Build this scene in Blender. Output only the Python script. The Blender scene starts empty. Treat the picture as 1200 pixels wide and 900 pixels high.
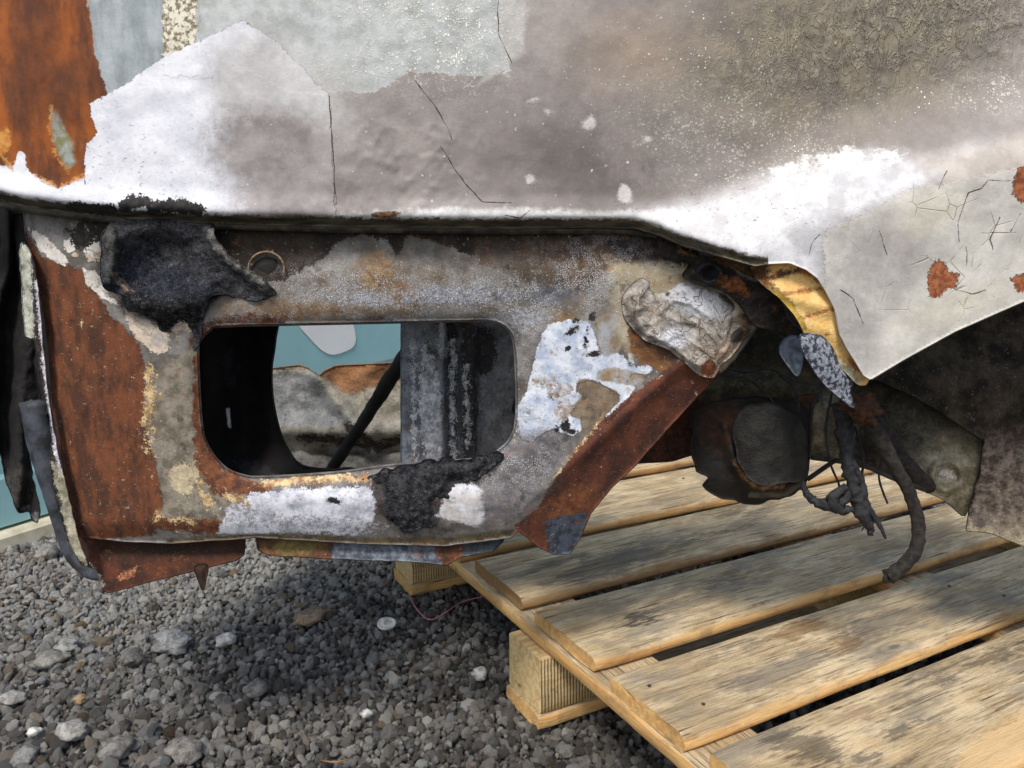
import bpy, bmesh, math, random
import numpy as np
from mathutils import Vector, noise as mnoise

# ------------------------------------------------------------------ camera, world, sun, exposure
C = bpy.context.scene
F, CX, CY, PITCH, ZC = 958.0, 600.0, 450.0, math.radians(11.2), 0.665
cam = bpy.data.cameras.new('camera'); camo = bpy.data.objects.new('camera', cam)
C.collection.objects.link(camo); C.camera = camo
camo.location = (0, 0, ZC); camo.rotation_euler = (math.radians(90) - PITCH, 0, 0)
cam.sensor_width = 36; cam.lens = F / 1200 * 36; cam.clip_start = 0.02; cam.clip_end = 500
cam.dof.use_dof = False

SUN_AZ, SUN_EL = math.radians(-164), math.radians(54)
w = bpy.data.worlds.new('World'); C.world = w; w.use_nodes = True
nt = w.node_tree; nt.nodes.clear()
wo = nt.nodes.new('ShaderNodeOutputWorld'); bg = nt.nodes.new('ShaderNodeBackground'); sk = nt.nodes.new('ShaderNodeTexSky')
sk.sky_type = 'NISHITA'; sk.sun_disc = False; sk.sun_elevation = SUN_EL; sk.sun_rotation = SUN_AZ
sk.air_density = 1.2; sk.dust_density = 3.0; sk.ozone_density = 1.0
bg.inputs[1].default_value = 0.135
nt.links.new(sk.outputs[0], bg.inputs[0]); nt.links.new(bg.outputs[0], wo.inputs[0])
S = Vector((math.sin(SUN_AZ) * math.cos(SUN_EL), math.cos(SUN_AZ) * math.cos(SUN_EL), math.sin(SUN_EL)))
sl = bpy.data.lights.new('sun', 'SUN'); sl.energy = 2.4; sl.angle = math.radians(12); sl.color = (1, .955, .88)
so = bpy.data.objects.new('sun', sl); C.collection.objects.link(so); so.rotation_euler = (-S).to_track_quat('-Z', 'Y').to_euler()
C.view_settings.view_transform = 'Standard'; C.view_settings.look = 'None'
C.view_settings.exposure = 0.17; C.view_settings.gamma = 1

# ------------------------------------------------------------------ maths helpers
rng = np.random.default_rng(7); random.seed(7)
cp, sp_ = math.cos(PITCH), math.sin(PITCH)
def at(px, py, Y):
    """world point seen at photo position (px, py) on the vertical plane y = Y"""
    px = np.asarray(px, float); py = np.asarray(py, float); Y = np.asarray(Y, float)
    a = (px - CX) / F; b = (py - CY) / F
    ry = cp - b * sp_; rz = -sp_ - b * cp; t = Y / ry
    return np.stack(np.broadcast_arrays(a * t, Y, ZC + rz * t), -1)
def proj(P):
    P = np.asarray(P, float); y = P[..., 1]; z = P[..., 2] - ZC
    d = np.maximum(y * cp - z * sp_, .05); u = y * sp_ + z * cp
    return CX + F * P[..., 0] / d, CY - F * u / d

def vnoise(x, y, seed):
    xi = np.floor(x).astype(int); yi = np.floor(y).astype(int); fx = x - xi; fy = y - yi
    fx = fx * fx * (3 - 2 * fx); fy = fy * fy * (3 - 2 * fy)
    def h(a, b):
        n = (a * 374761393 + b * 668265263 + seed * 1442695041) & 0x7fffffff
        n = ((n ^ (n >> 13)) * 1274126177) & 0x7fffffff
        return ((n ^ (n >> 16)) & 0xffff) / 65535.0
    return (h(xi, yi) * (1 - fx) + h(xi + 1, yi) * fx) * (1 - fy) + (h(xi, yi + 1) * (1 - fx) + h(xi + 1, yi + 1) * fx) * fy
def fbm(x, y, size, seed=0, oct=4, gain=.5):
    """noise about -1..1, feature size in the units of x, y"""
    r = 0; a = 1; tot = 0
    for k in range(oct):
        r = r + a * (vnoise(np.asarray(x) / size * 2 ** k + 31.7 * k + 500, np.asarray(y) / size * 2 ** k + 17.3 * k + 500, seed + k) * 2 - 1)
        tot += a; a *= gain
    return r / tot
def ridge(x, y, size, seed=0, oct=3):
    r = 0; a = 1; tot = 0
    for k in range(oct):
        n = vnoise(np.asarray(x) / size * 2 ** k + 900, np.asarray(y) / size * 2 ** k + 900, seed + k) * 2 - 1
        r = r + a * (1 - np.abs(n) * 2); tot += a; a *= .5
    return r / tot
def sstep(x, a, b):
    t = np.clip((x - a) / (b - a), 0, 1); return t * t * (3 - 2 * t)
def smooth_poly(pts, n=6, rag=0, seed=1, size=9):
    P = np.array(pts, float); N = len(P); out = []
    for i in range(N):
        p0, p1, p2, p3 = P[i - 1], P[i], P[(i + 1) % N], P[(i + 2) % N]
        L = np.linalg.norm(p2 - p1); k = max(1, int(L / n))
        for j in range(k):
            t = j / k
            out.append(.5 * ((2 * p1) + (-p0 + p2) * t + (2 * p0 - 5 * p1 + 4 * p2 - p3) * t * t + (-p0 + 3 * p1 - 3 * p2 + p3) * t ** 3))
    out = np.array(out)
    if rag:
        out = out + rag * np.stack([fbm(out[:, 0], out[:, 1], size, seed), fbm(out[:, 0], out[:, 1], size, seed + 50)], -1)
    return out
def resample(pts, n=5, rag=0, seed=1, size=9):
    P = np.array(pts, float); N = len(P); out = []
    for i in range(N):
        a, b = P[i], P[(i + 1) % N]; k = max(1, int(np.linalg.norm(b - a) / n))
        for j in range(k): out.append(a + (b - a) * j / k)
    out = np.array(out)
    if rag:
        out = out + rag * np.stack([fbm(out[:, 0], out[:, 1], size, seed), fbm(out[:, 0], out[:, 1], size, seed + 50)], -1)
    return out
def poly_sdf(x, y, poly, closest=False):
    """signed distance, positive inside"""
    x = np.asarray(x, float).ravel(); y = np.asarray(y, float).ravel(); P = np.asarray(poly, float); Q = np.roll(P, -1, 0)
    best = np.full(x.shape, 1e18); ins = np.zeros(x.shape, bool); cx = np.zeros_like(x); cy = np.zeros_like(y)
    for (ax, ay), (bx, by) in zip(P, Q):
        dx, dy = bx - ax, by - ay; L = dx * dx + dy * dy + 1e-12
        t = np.clip(((x - ax) * dx + (y - ay) * dy) / L, 0, 1)
        qx = ax + t * dx; qy = ay + t * dy; d = (x - qx) ** 2 + (y - qy) ** 2
        m = d < best; best = np.where(m, d, best)
        if closest: cx = np.where(m, qx, cx); cy = np.where(m, qy, cy)
        if abs(dy) > 1e-9:
            c = ((ay > y) != (by > y)) & (x < dx * (y - ay) / dy + ax); ins ^= c
    s = np.sqrt(best) * np.where(ins, 1, -1)
    return (s, cx, cy) if closest else s
def line_dist(x, y, pts):
    best = np.full(np.shape(x), 1e18)
    for (ax, ay), (bx, by) in zip(pts[:-1], pts[1:]):
        dx, dy = bx - ax, by - ay; L = dx * dx + dy * dy + 1e-12
        t = np.clip(((x - ax) * dx + (y - ay) * dy) / L, 0, 1)
        best = np.minimum(best, (x - ax - t * dx) ** 2 + (y - ay - t * dy) ** 2)
    return np.sqrt(best)
# mask shapes in photo pixels
def PG(*p): return lambda x, y: poly_sdf(x, y, p)
def EL(cx, cy, rx, ry, rot=0):
    c, s = math.cos(math.radians(rot)), math.sin(math.radians(rot))
    def f(x, y):
        a = ((x - cx) * c + (y - cy) * s) / rx; b = (-(x - cx) * s + (y - cy) * c) / ry
        return (1 - np.sqrt(a * a + b * b)) * min(rx, ry)
    return f
def LN(width, *p): return lambda x, y: width - line_dist(x, y, p)
def UN(*fs):
    def f(x, y):
        r = fs[0](x, y)
        for g in fs[1:]: r = np.maximum(r, g(x, y))
        return r
    return f

# ------------------------------------------------------------------ node helper
def lin(c):
    c = [v / 255 for v in c[:3]]
    return tuple((v / 12.92 if v <= .04045 else ((v + .055) / 1.055) ** 2.4) for v in c) + (1,)
class NT:
    def __init__(s, name):
        s.m = bpy.data.materials.new(name); s.m.use_nodes = True; s.t = s.m.node_tree; s.t.nodes.clear()
        s.out = s.n('ShaderNodeOutputMaterial'); s.b = s.n('ShaderNodeBsdfPrincipled')
        s.l(s.b.outputs[0], s.out.inputs[0]); s.tc = s.n('ShaderNodeTexCoord').outputs['Object']; s.cache = {}
    def n(s, k): return s.t.nodes.new(k)
    def l(s, a, b):
        if isinstance(a, (int, float)): b.default_value = a
        elif isinstance(a, tuple): b.default_value = a
        else: s.t.links.new(a, b)
    def math(s, op, a, b=0.0, c=0.0, clamp=False):
        m = s.n('ShaderNodeMath'); m.operation = op; m.use_clamp = clamp
        s.l(a, m.inputs[0]); s.l(b, m.inputs[1]); s.l(c, m.inputs[2]); return m.outputs[0]
    def mapr(s, v, a, b, c=0.0, d=1.0, smooth=True):
        m = s.n('ShaderNodeMapRange'); m.interpolation_type = 'SMOOTHSTEP' if smooth else 'LINEAR'
        s.l(v, m.inputs[0]); s.l(a, m.inputs[1]); s.l(b, m.inputs[2]); s.l(c, m.inputs[3]); s.l(d, m.inputs[4]); return m.outputs[0]
    def mix(s, f, a, b, mode='MIX'):
        m = s.n('ShaderNodeMix'); m.data_type = 'RGBA'; m.blend_type = mode
        s.l(f, m.inputs[0]); s.l(a, m.inputs[6]); s.l(b, m.inputs[7]); return m.outputs[2]
    def mixf(s, f, a, b):
        m = s.n('ShaderNodeMix'); m.data_type = 'FLOAT'
        s.l(f, m.inputs[0]); s.l(a, m.inputs[2]); s.l(b, m.inputs[3]); return m.outputs[0]
    def vec(s, scale=(1, 1, 1), src=None, off=(0, 0, 0), rot=(0, 0, 0)):
        m = s.n('ShaderNodeMapping'); m.inputs[1].default_value = off; m.inputs[2].default_value = rot; m.inputs[3].default_value = scale
        s.l(src or s.tc, m.inputs[0]); return m.outputs[0]
    def noise(s, scale, detail=5, rough=.55, dist=0, vec=None, off=0):
        key = (scale, detail, rough, dist, str(vec), off)
        if key in s.cache: return s.cache[key]
        m = s.n('ShaderNodeTexNoise'); m.inputs['Scale'].default_value = scale; m.inputs['Detail'].default_value = detail
        m.inputs['Roughness'].default_value = rough; m.inputs['Distortion'].default_value = dist
        v = vec if vec is not None else s.tc
        if off: v = s.vec(off=(off, off * 1.7, off * .6), src=v)
        s.l(v, m.inputs[0]); s.cache[key] = m.outputs[0]; return m.outputs[0]
    def voro(s, scale, feature='F1', vec=None, rand=1, out=0):
        m = s.n('ShaderNodeTexVoronoi'); m.feature = feature; m.inputs['Scale'].default_value = scale; m.inputs['Randomness'].default_value = rand
        s.l(vec if vec is not None else s.tc, m.inputs[0]); return m.outputs[out]
    def attr(s, name, kind='GEOMETRY'):
        m = s.n('ShaderNodeAttribute'); m.attribute_type = kind; m.attribute_name = name; return m
    def bump(s, h, dist=.001, strength=1.0, normal=None):
        m = s.n('ShaderNodeBump'); m.inputs['Strength'].default_value = strength; m.inputs['Distance'].default_value = dist
        s.l(h, m.inputs['Height'])
        if normal is not None: s.l(normal, m.inputs['Normal'])
        return m.outputs[0]
    def fin(s, col, rough, h=None, dist=.001, metal=0.0, strength=1.0, spec=.5):
        s.l(col, s.b.inputs['Base Color']); s.l(rough, s.b.inputs['Roughness']); s.l(metal, s.b.inputs['Metallic'])
        s.b.inputs['Specular IOR Level'].default_value = spec
        if h is not None: s.l(s.bump(h, dist, strength), s.b.inputs['Normal'])
        return s.m

def L(shape, c1, c2=None, edge=(6, 2.5), soft=.7, rough=.7, h=0.0, ns=90, off=0, fade=1.0, stretch=None, contrast=(.38, .62), metal=0, grain=0.0):
    return dict(shape=shape, c1=c1, c2=c2 or c1, edge=edge, soft=soft, rough=rough, h=h, ns=ns, off=off, fade=fade, stretch=stretch, contrast=contrast, metal=metal, grain=grain)
def layered(name, base, layers, extra=None, spec=.35, grain=.10, bumps=((70, .35), (420, .25)), dist=.0012):
    """paint-over-paint material: every layer is a patch held as a signed-distance attribute on the mesh, frayed by noise"""
    T = NT(name)
    nb = T.noise(base.get('ns', 40), 7, .6, off=.3)
    col = T.mix(T.mapr(nb, *base.get('contrast', (.35, .65))), lin(base['c1']), lin(base['c2']))
    rough = base.get('rough', .7); hh = T.math('MULTIPLY', T.noise(bumps[0][0], 6, .6, off=1.1), bumps[0][1])
    hh = T.math('ADD', hh, T.math('MULTIPLY', T.noise(bumps[1][0], 4, .6, off=2.2), bumps[1][1])); metal = 0.0
    n1 = T.noise(110, 8, .62, off=3.3); n2 = T.noise(520, 4, .6, off=4.4)
    if extra and 'under' in extra: col, hh = extra['under'](T, col, hh)
    for i, ly in enumerate(layers):
        a = T.attr('m%02d' % i).outputs['Fac']
        d = T.math('MULTIPLY_ADD', T.math('SUBTRACT', n1, .5), ly['edge'][0] * 4, a)
        d = T.math('MULTIPLY_ADD', T.math('SUBTRACT', n2, .5), ly['edge'][1] * 4, d)
        m = T.mapr(d, -ly['soft'], ly['soft'], 0.0, ly['fade'])
        v = T.vec(scale=ly['stretch']) if ly['stretch'] else None
        nz = T.noise(ly['ns'], 7, .6, vec=v, off=5 + i * .37 + ly['off'])
        c = T.mix(T.mapr(nz, *ly['contrast']), lin(ly['c1']), lin(ly['c2']))
        if ly['grain']:
            g = T.noise(900, 3, .6, off=9); c = T.mix(ly['grain'], c, T.mix(T.mapr(g, .4, .6), lin((20, 18, 16)), lin((245, 242, 235))), 'MIX')
        col = T.mix(m, col, c); rough = T.mixf(m, rough, ly['rough'])
        if ly['h']: hh = T.math('MULTIPLY_ADD', m, ly['h'], hh)
        if ly['metal'] or metal != 0.0: metal = T.mixf(m, metal, float(ly['metal']))
    if extra and 'over' in extra: col, hh = extra['over'](T, col, hh)
    if grain:
        g = T.noise(1300, 3, .7, off=12); g2 = T.noise(33, 6, .6, off=14)
        g3 = T.noise(260, 6, .72, off=16)
        v = T.math('ADD', T.math('MULTIPLY', T.math('SUBTRACT', g, .5), grain * 4), T.math('MULTIPLY', T.math('SUBTRACT', g2, .5), grain * 3.0))
        v = T.math('MULTIPLY_ADD', T.math('SUBTRACT', g3, .5), grain * 7.0, v)
        hsv = T.n('ShaderNodeHueSaturation'); T.l(T.math('ADD', v, 1.0), hsv.inputs['Value']); T.l(col, hsv.inputs['Color']); col = hsv.outputs[0]
    return T.fin(col, rough, hh, dist, metal, spec=spec)
def fibre_relief(T, c, h):  # bump shading put into colour: pale crests, dark hollows; plus pale specks
    n = T.noise(230, 6, .75, 1.2, off=81); c = T.mix(T.mapr(n, .50, .68, 0, .75), c, lin((118, 120, 130))); c = T.mix(T.mapr(n, .30, .46, .8, 0), c, lin((14, 14, 16)))
    n2 = T.noise(800, 3, .7, off=83); c = T.mix(T.mapr(n2, .60, .70, 0, .6), c, lin((166, 168, 176)))
    return c, T.math('MULTIPLY_ADD', n, 1.0, h)
def grime(T, col, hh, m=1.0, dark=(38, 32, 28), crust=(226, 210, 176)):
    a = T.noise(58, 8, .72, off=91); b = T.noise(130, 7, .72, off=93); c = T.noise(24, 7, .7, off=95)
    col = T.mix(T.math('MULTIPLY', T.mapr(a, .56, .66), .55), col, lin(dark))
    k = T.math('MULTIPLY', T.mapr(b, .60, .66), T.mapr(c, .46, .60)); k = T.math('MULTIPLY', k, m)
    col = T.mix(T.math('MULTIPLY', k, .85), col, lin(crust)); hh = T.math('MULTIPLY_ADD', k, .5, hh)
    fl = T.math('MULTIPLY', T.mapr(T.noise(340, 5, .75, off=98), .62, .67), m); col = T.mix(T.math('MULTIPLY', fl, .75), col, lin((214, 200, 178))); hh = T.math('MULTIPLY_ADD', fl, .3, hh)
    r = T.math('MULTIPLY', T.mapr(T.noise(90, 6, .7, off=97), .56, .68, 0, .6), T.mapr(c, .56, .44)); col = T.mix(r, col, lin((138, 84, 46)))
    return col, hh
def specks(T, col, hh, scale, mask, c, size=(.18, .12), off=0, prob=.5):
    v = T.n('ShaderNodeTexVoronoi'); v.inputs['Scale'].default_value = scale
    dn = T.n('ShaderNodeTexNoise'); dn.inputs['Scale'].default_value = scale * .9; dn.inputs['Detail'].default_value = 3; T.l(T.tc, dn.inputs[0])
    ds = T.n('ShaderNodeVectorMath'); ds.operation = 'SCALE'; ds.inputs['Scale'].default_value = .9 / scale; T.l(dn.outputs['Color'], ds.inputs[0])
    da = T.n('ShaderNodeVectorMath'); da.operation = 'ADD'; T.l(T.vec(off=(off, off, off)), da.inputs[0]); T.l(ds.outputs[0], da.inputs[1]); T.l(da.outputs[0], v.inputs[0])
    cl = T.mapr(T.noise(scale / 6., 4, .6, off=off + 2), .42, .60); mask = T.math('MULTIPLY', mask, cl)
    rr = T.math('MULTIPLY', T.math('POWER', T.n_sep(v.outputs['Color']), 2.0), size[0])
    m = T.math('MULTIPLY', T.mapr(T.math('SUBTRACT', v.outputs['Distance'], rr), size[1] * -.3, size[1] * .5, 1.0, 0.0), mask)
    m = T.math('MULTIPLY', m, T.mapr(T.n_sep(v.outputs['Color']), 1 - prob, 1 - prob + .05))
    return T.mix(m, col, lin(c)), T.math('MULTIPLY_ADD', m, .5, hh)
def _sep(s, c):
    m = s.n('ShaderNodeSeparateColor'); s.l(c, m.inputs[0]); return m.outputs[0]
NT.n_sep = _sep

# ------------------------------------------------------------------ object helpers
def link(o): C.collection.objects.link(o); return o
def tag(o, label=None, cat=None, group=None, kind=None):
    if label: o['label'] = label
    if cat: o['category'] = cat
    if group: o['group'] = group
    if kind: o['kind'] = kind
    return o
def empty(name, loc):
    o = bpy.data.objects.new(name, None); o.location = loc; o.empty_display_size = .05; return link(o)
def mesh_obj(name, V, Fc, mat, parent=None, smooth=True, px=None, layers=(), local=False):
    me = bpy.data.meshes.new(name); me.from_pydata([tuple(v) for v in V], [], [tuple(f) for f in Fc]); me.update()
    if smooth: me.polygons.foreach_set('use_smooth', [True] * len(me.polygons))
    if mat: me.materials.append(mat)
    if layers:
        if px is None: px = proj(np.array(V))
        for i, ly in enumerate(layers):
            a = me.attributes.new('m%02d' % i, 'FLOAT', 'POINT')
            a.data.foreach_set('value', np.clip(ly['shape'](px[0], px[1]), -70, 70).astype(np.float32))
    o = link(bpy.data.objects.new(name, me))
    if parent:
        o.parent = parent
        if not local:
            p = parent; off = Vector((0, 0, 0))
            while p: off += p.location; p = p.parent
            o.location = -off
    return o
def setattr_pt(o, name, vals):
    a = o.data.attributes.new(name, 'FLOAT', 'POINT'); a.data.foreach_set('value', np.asarray(vals, np.float32))
def sheet(name, poly, depth, mat, parent, layers=(), holes=(), step=3.0, flange=((1, .002), (0, .005)), hole_flange=None, flip=False, snap=True, flange_sel=None):
    """sheet metal: a curved surface y = depth(px,py) seen inside an outline, edges turned back into the depth"""
    poly = np.asarray(poly, float); holes = [np.asarray(h, float) for h in holes]
    x0, y0 = poly.min(0) - step; x1, y1 = poly.max(0) + step
    gx = np.arange(x0, x1 + step, step); gy = np.arange(y0, y1 + step, step)
    X, Y = np.meshgrid(gx, gy, indexing='ij'); nx, ny = X.shape
    cxs = (X[:-1, :-1] + step / 2).ravel(); cys = (Y[:-1, :-1] + step / 2).ravel()
    ok = poly_sdf(cxs, cys, poly) > 0
    for h in holes: ok &= poly_sdf(cxs, cys, h) < 0
    ok = ok.reshape(nx - 1, ny - 1)
    idx = -np.ones((nx, ny), int); use = np.zeros((nx, ny), bool)
    for a in (0, 1):
        for b in (0, 1): use[a:nx - 1 + a, b:ny - 1 + b] |= ok
    idx[use] = np.arange(use.sum()); vx = X[use].copy(); vy = Y[use].copy()
    I, J = np.nonzero(ok)
    F_ = np.stack([idx[I, J], idx[I, J + 1], idx[I + 1, J + 1], idx[I + 1, J]], -1)  # wound to face the camera
    # boundary edges
    E = {}
    for f in F_:
        for k in range(4):
            a, b = int(f[k]), int(f[(k + 1) % 4])
            if (b, a) in E: del E[(b, a)]
            else: E[(a, b)] = 1
    bv = np.array(sorted({v for e in E for v in e}))
    hole_of = np.zeros(len(vx), int)
    if len(bv):
        bx, by = vx[bv].copy(), vy[bv].copy()
        best = None
        for k, pl in enumerate([poly] + holes):
            s, qx, qy = poly_sdf(bx, by, pl, True); d = np.hypot(qx - bx, qy - by)
            if best is None: best, BX, BY, K = d, qx, qy, np.zeros(len(bx), int)
            else:
                m = d < best; best = np.where(m, d, best); BX = np.where(m, qx, BX); BY = np.where(m, qy, BY); K = np.where(m, k, K)
        if snap: vx[bv] = BX; vy[bv] = BY
        hole_of[bv] = K
    N0 = len(vx); PX = [vx]; PY = [vy]; D = [depth(vx, vy)]; faces = [tuple(f) for f in F_]
    # outward normals at boundary vertices
    nrm = np.zeros((N0, 2))
    for a, b in E:
        t = np.array([vx[b] - vx[a], vy[b] - vy[a]]); l = np.linalg.norm(t) + 1e-9
        n = np.array([-t[1], t[0]]) / l; nrm[a] += n; nrm[b] += n
    ln = np.linalg.norm(nrm, axis=1) + 1e-9; nrm /= ln[:, None]
    c = np.array([vx[bv] + nrm[bv, 0], vy[bv] + nrm[bv, 1]])
    remap = {int(v): i for i, v in enumerate(bv)}; cur = {int(v): int(v) for v in bv}; prevn = N0
    fl = list(flange); hf = list(hole_flange) if hole_flange else fl
    nr = max(len(fl), len(hf))
    for r in range(nr):
        fo, fd = fl[min(r, len(fl) - 1)]; ho, hd = hf[min(r, len(hf) - 1)]
        isH = hole_of[bv] > 0
        o_ = np.where(isH, ho, fo); d_ = np.where(isH, hd, fd)
        if flange_sel is not None:
            k = flange_sel(vx[bv], vy[bv]); o_ = o_ * k; d_ = d_ * k
        PX.append(vx[bv] + nrm[bv, 0] * o_); PY.append(vy[bv] + nrm[bv, 1] * o_); D.append(D[0][bv] + d_)
        new = {int(v): prevn + i for i, v in enumerate(bv)}
        for a, b in E: faces.append((cur[a], new[a], new[b], cur[b])[::-1])
        prevn += len(bv); cur = new
    px = np.concatenate(PX); py = np.concatenate(PY); dd = np.concatenate(D)
    V = at(px, py, dd)
    if flip: faces = [f[::-1] for f in faces]
    return mesh_obj(name, V, faces, mat, parent, True, (px, py), layers)
def tube(name, pts, rad, mat, parent=None, seg=10, lump=0, seed=0, sub=4, layers=()):
    """tube through world points, Catmull-Rom, optional lumps"""
    P = [Vector(p) for p in pts]; R = rad if isinstance(rad, (list, tuple)) else [rad] * len(P)
    Q = []; RR = []
    for i in range(len(P) - 1):
        p0 = P[max(i - 1, 0)]; p1 = P[i]; p2 = P[i + 1]; p3 = P[min(i + 2, len(P) - 1)]
        for j in range(sub):
            t = j / sub
            Q.append(.5 * ((2 * p1) + (p2 - p0) * t + (2 * p0 - 5 * p1 + 4 * p2 - p3) * t * t + (3 * p1 - p0 - 3 * p2 + p3) * t ** 3)); RR.append(R[i] * (1 - t) + R[i + 1] * t)
    Q.append(P[-1]); RR.append(R[-1])
    V = []; Fc = []; up = Vector((.13, .9, .31)).normalized()
    for i, q in enumerate(Q):
        d = (Q[min(i + 1, len(Q) - 1)] - Q[max(i - 1, 0)]).normalized(); a = d.cross(up).normalized(); b = d.cross(a)
        for k in range(seg):
            th = 2 * math.pi * k / seg; off = a * math.cos(th) + b * math.sin(th)
            r = RR[i] * (1 + lump * mnoise.noise((q + off * RR[i]) * (1.1 / max(RR[i], .001)) + Vector((seed, 0, 0))))
            V.append(q + off * r)
        if i:
            for k in range(seg):
                Fc.append(((i - 1) * seg + k, (i - 1) * seg + (k + 1) % seg, i * seg + (k + 1) % seg, i * seg + k))
    n = len(Q); V.append(Q[0]); V.append(Q[-1])
    for k in range(seg):
        Fc.append((n * seg, (k + 1) % seg, k)); Fc.append((n * seg + 1, (n - 1) * seg + k, (n - 1) * seg + (k + 1) % seg))
    return mesh_obj(name, V, Fc, mat, parent, True, None, layers)
def W(px, py, Y): return Vector(at(px, py, Y))
def blob(name, c, r, mat, parent=None, sub=4, amp=.3, fr=1.5, seed=0, rot=(0, 0, 0), flat=0, layers=()):
    bm = bmesh.new(); bmesh.ops.create_icosphere(bm, subdivisions=sub, radius=1)
    from mathutils import Euler
    M = Euler(rot).to_matrix(); V = []
    for v in bm.verts:
        n = v.co.normalized(); k = 1 + amp * mnoise.fractal(n * fr + Vector((seed * 3.1, seed, 0)), .6, 2.0, 5)
        if flat: k *= 1 - flat * max(0, mnoise.cell_vector(n * 1.3 + Vector((seed, 0, 0))).x - .3)
        p = Vector((n.x * r[0], n.y * r[1], n.z * r[2])) * k
        V.append(M @ p + Vector(c))
    Fc = [[v.index for v in f.verts] for f in bm.faces]; bm.free()
    return mesh_obj(name, V, Fc, mat, parent, True, None, layers)
def cast(V, Fc, V2, F2):
    o = len(V); V.extend(V2); Fc.extend([tuple(i + o for i in f) for f in F2])

Yb = lambda x: .785 + .00003 * np.asarray(x, float)
exec_parts = []
# ------------------------------------------------------------------ ground and gravel
def ground_mat():
    T = NT('gravel_bed'); v = T.voro(85); n = T.noise(9, 6, .6)
    col = T.mix(T.mapr(v, .1, .7), lin((112, 108, 102)), lin((40, 38, 36))); col = T.mix(T.mapr(n, .4, .65), col, lin((70, 66, 62)))
    return T.fin(col, .95, T.math('SUBTRACT', 1.0, v), .01)
def ground():
    xs = [-40, -12, -5, -3] + list(np.arange(-2.4, 2.5, .06)) + [3, 5, 12, 40]
    ys = [-40, -12, -5, -2, -.5] + list(np.arange(.1, 3.4, .06)) + [4, 6, 12, 40]
    V = [(x, y, -.012 + .006 * float(fbm(x, y, .35, 4))) for x in xs for y in ys]; ny = len(ys)
    Fc = [(i * ny + j, (i + 1) * ny + j, (i + 1) * ny + j + 1, i * ny + j + 1) for i in range(len(xs) - 1) for j in range(ny - 1)]
    tag(mesh_obj('ground', V, Fc, ground_mat()), kind='structure')
ground()
def stone_mat(inst=True):
    T = NT('gravel_stone' if inst else 'single_stone')
    if inst:
        tint = T.attr('tint', 'INSTANCER').outputs['Fac']; hue = T.attr('hue', 'INSTANCER').outputs['Fac']
    else:
        tint = T.attr('tint', 'OBJECT').outputs['Fac']; hue = T.attr('hue', 'OBJECT').outputs['Fac']
    cr = T.n('ShaderNodeValToRGB'); T.l(tint, cr.inputs[0]); e = cr.color_ramp.elements
    e[0].position = 0; e[0].color = lin((76, 73, 69)); e[1].position = 1; e[1].color = lin((232, 230, 224))
    for p, c in ((.3, (118, 116, 112)), (.55, (176, 173, 168)), (.8, (216, 213, 208))):
        x = e.new(p); x.color = lin(c)
    warm = T.mix(T.mapr(hue, .5, .95), cr.outputs[0], lin((196, 168, 132)), 'MULTIPLY')
    warm = T.mix(T.mapr(hue, .0, .42, 1.0, 0.0), warm, lin((184, 194, 204)), 'MULTIPLY')
    n = T.noise(85, 7, .7); n3 = T.noise(300, 5, .7)
    col = T.mix(T.mapr(n, .38, .60), T.mix(.55, warm, lin((30, 29, 28))), warm)
    col = T.mix(T.mapr(n3, .54, .68, 0.0, .6), col, lin((190, 186, 178)))
    return T.fin(col, T.mapr(n, .3, .7, .95, .7), T.math('ADD', n, T.math('MULTIPLY', n3, .4)), .004, spec=.25)
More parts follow.
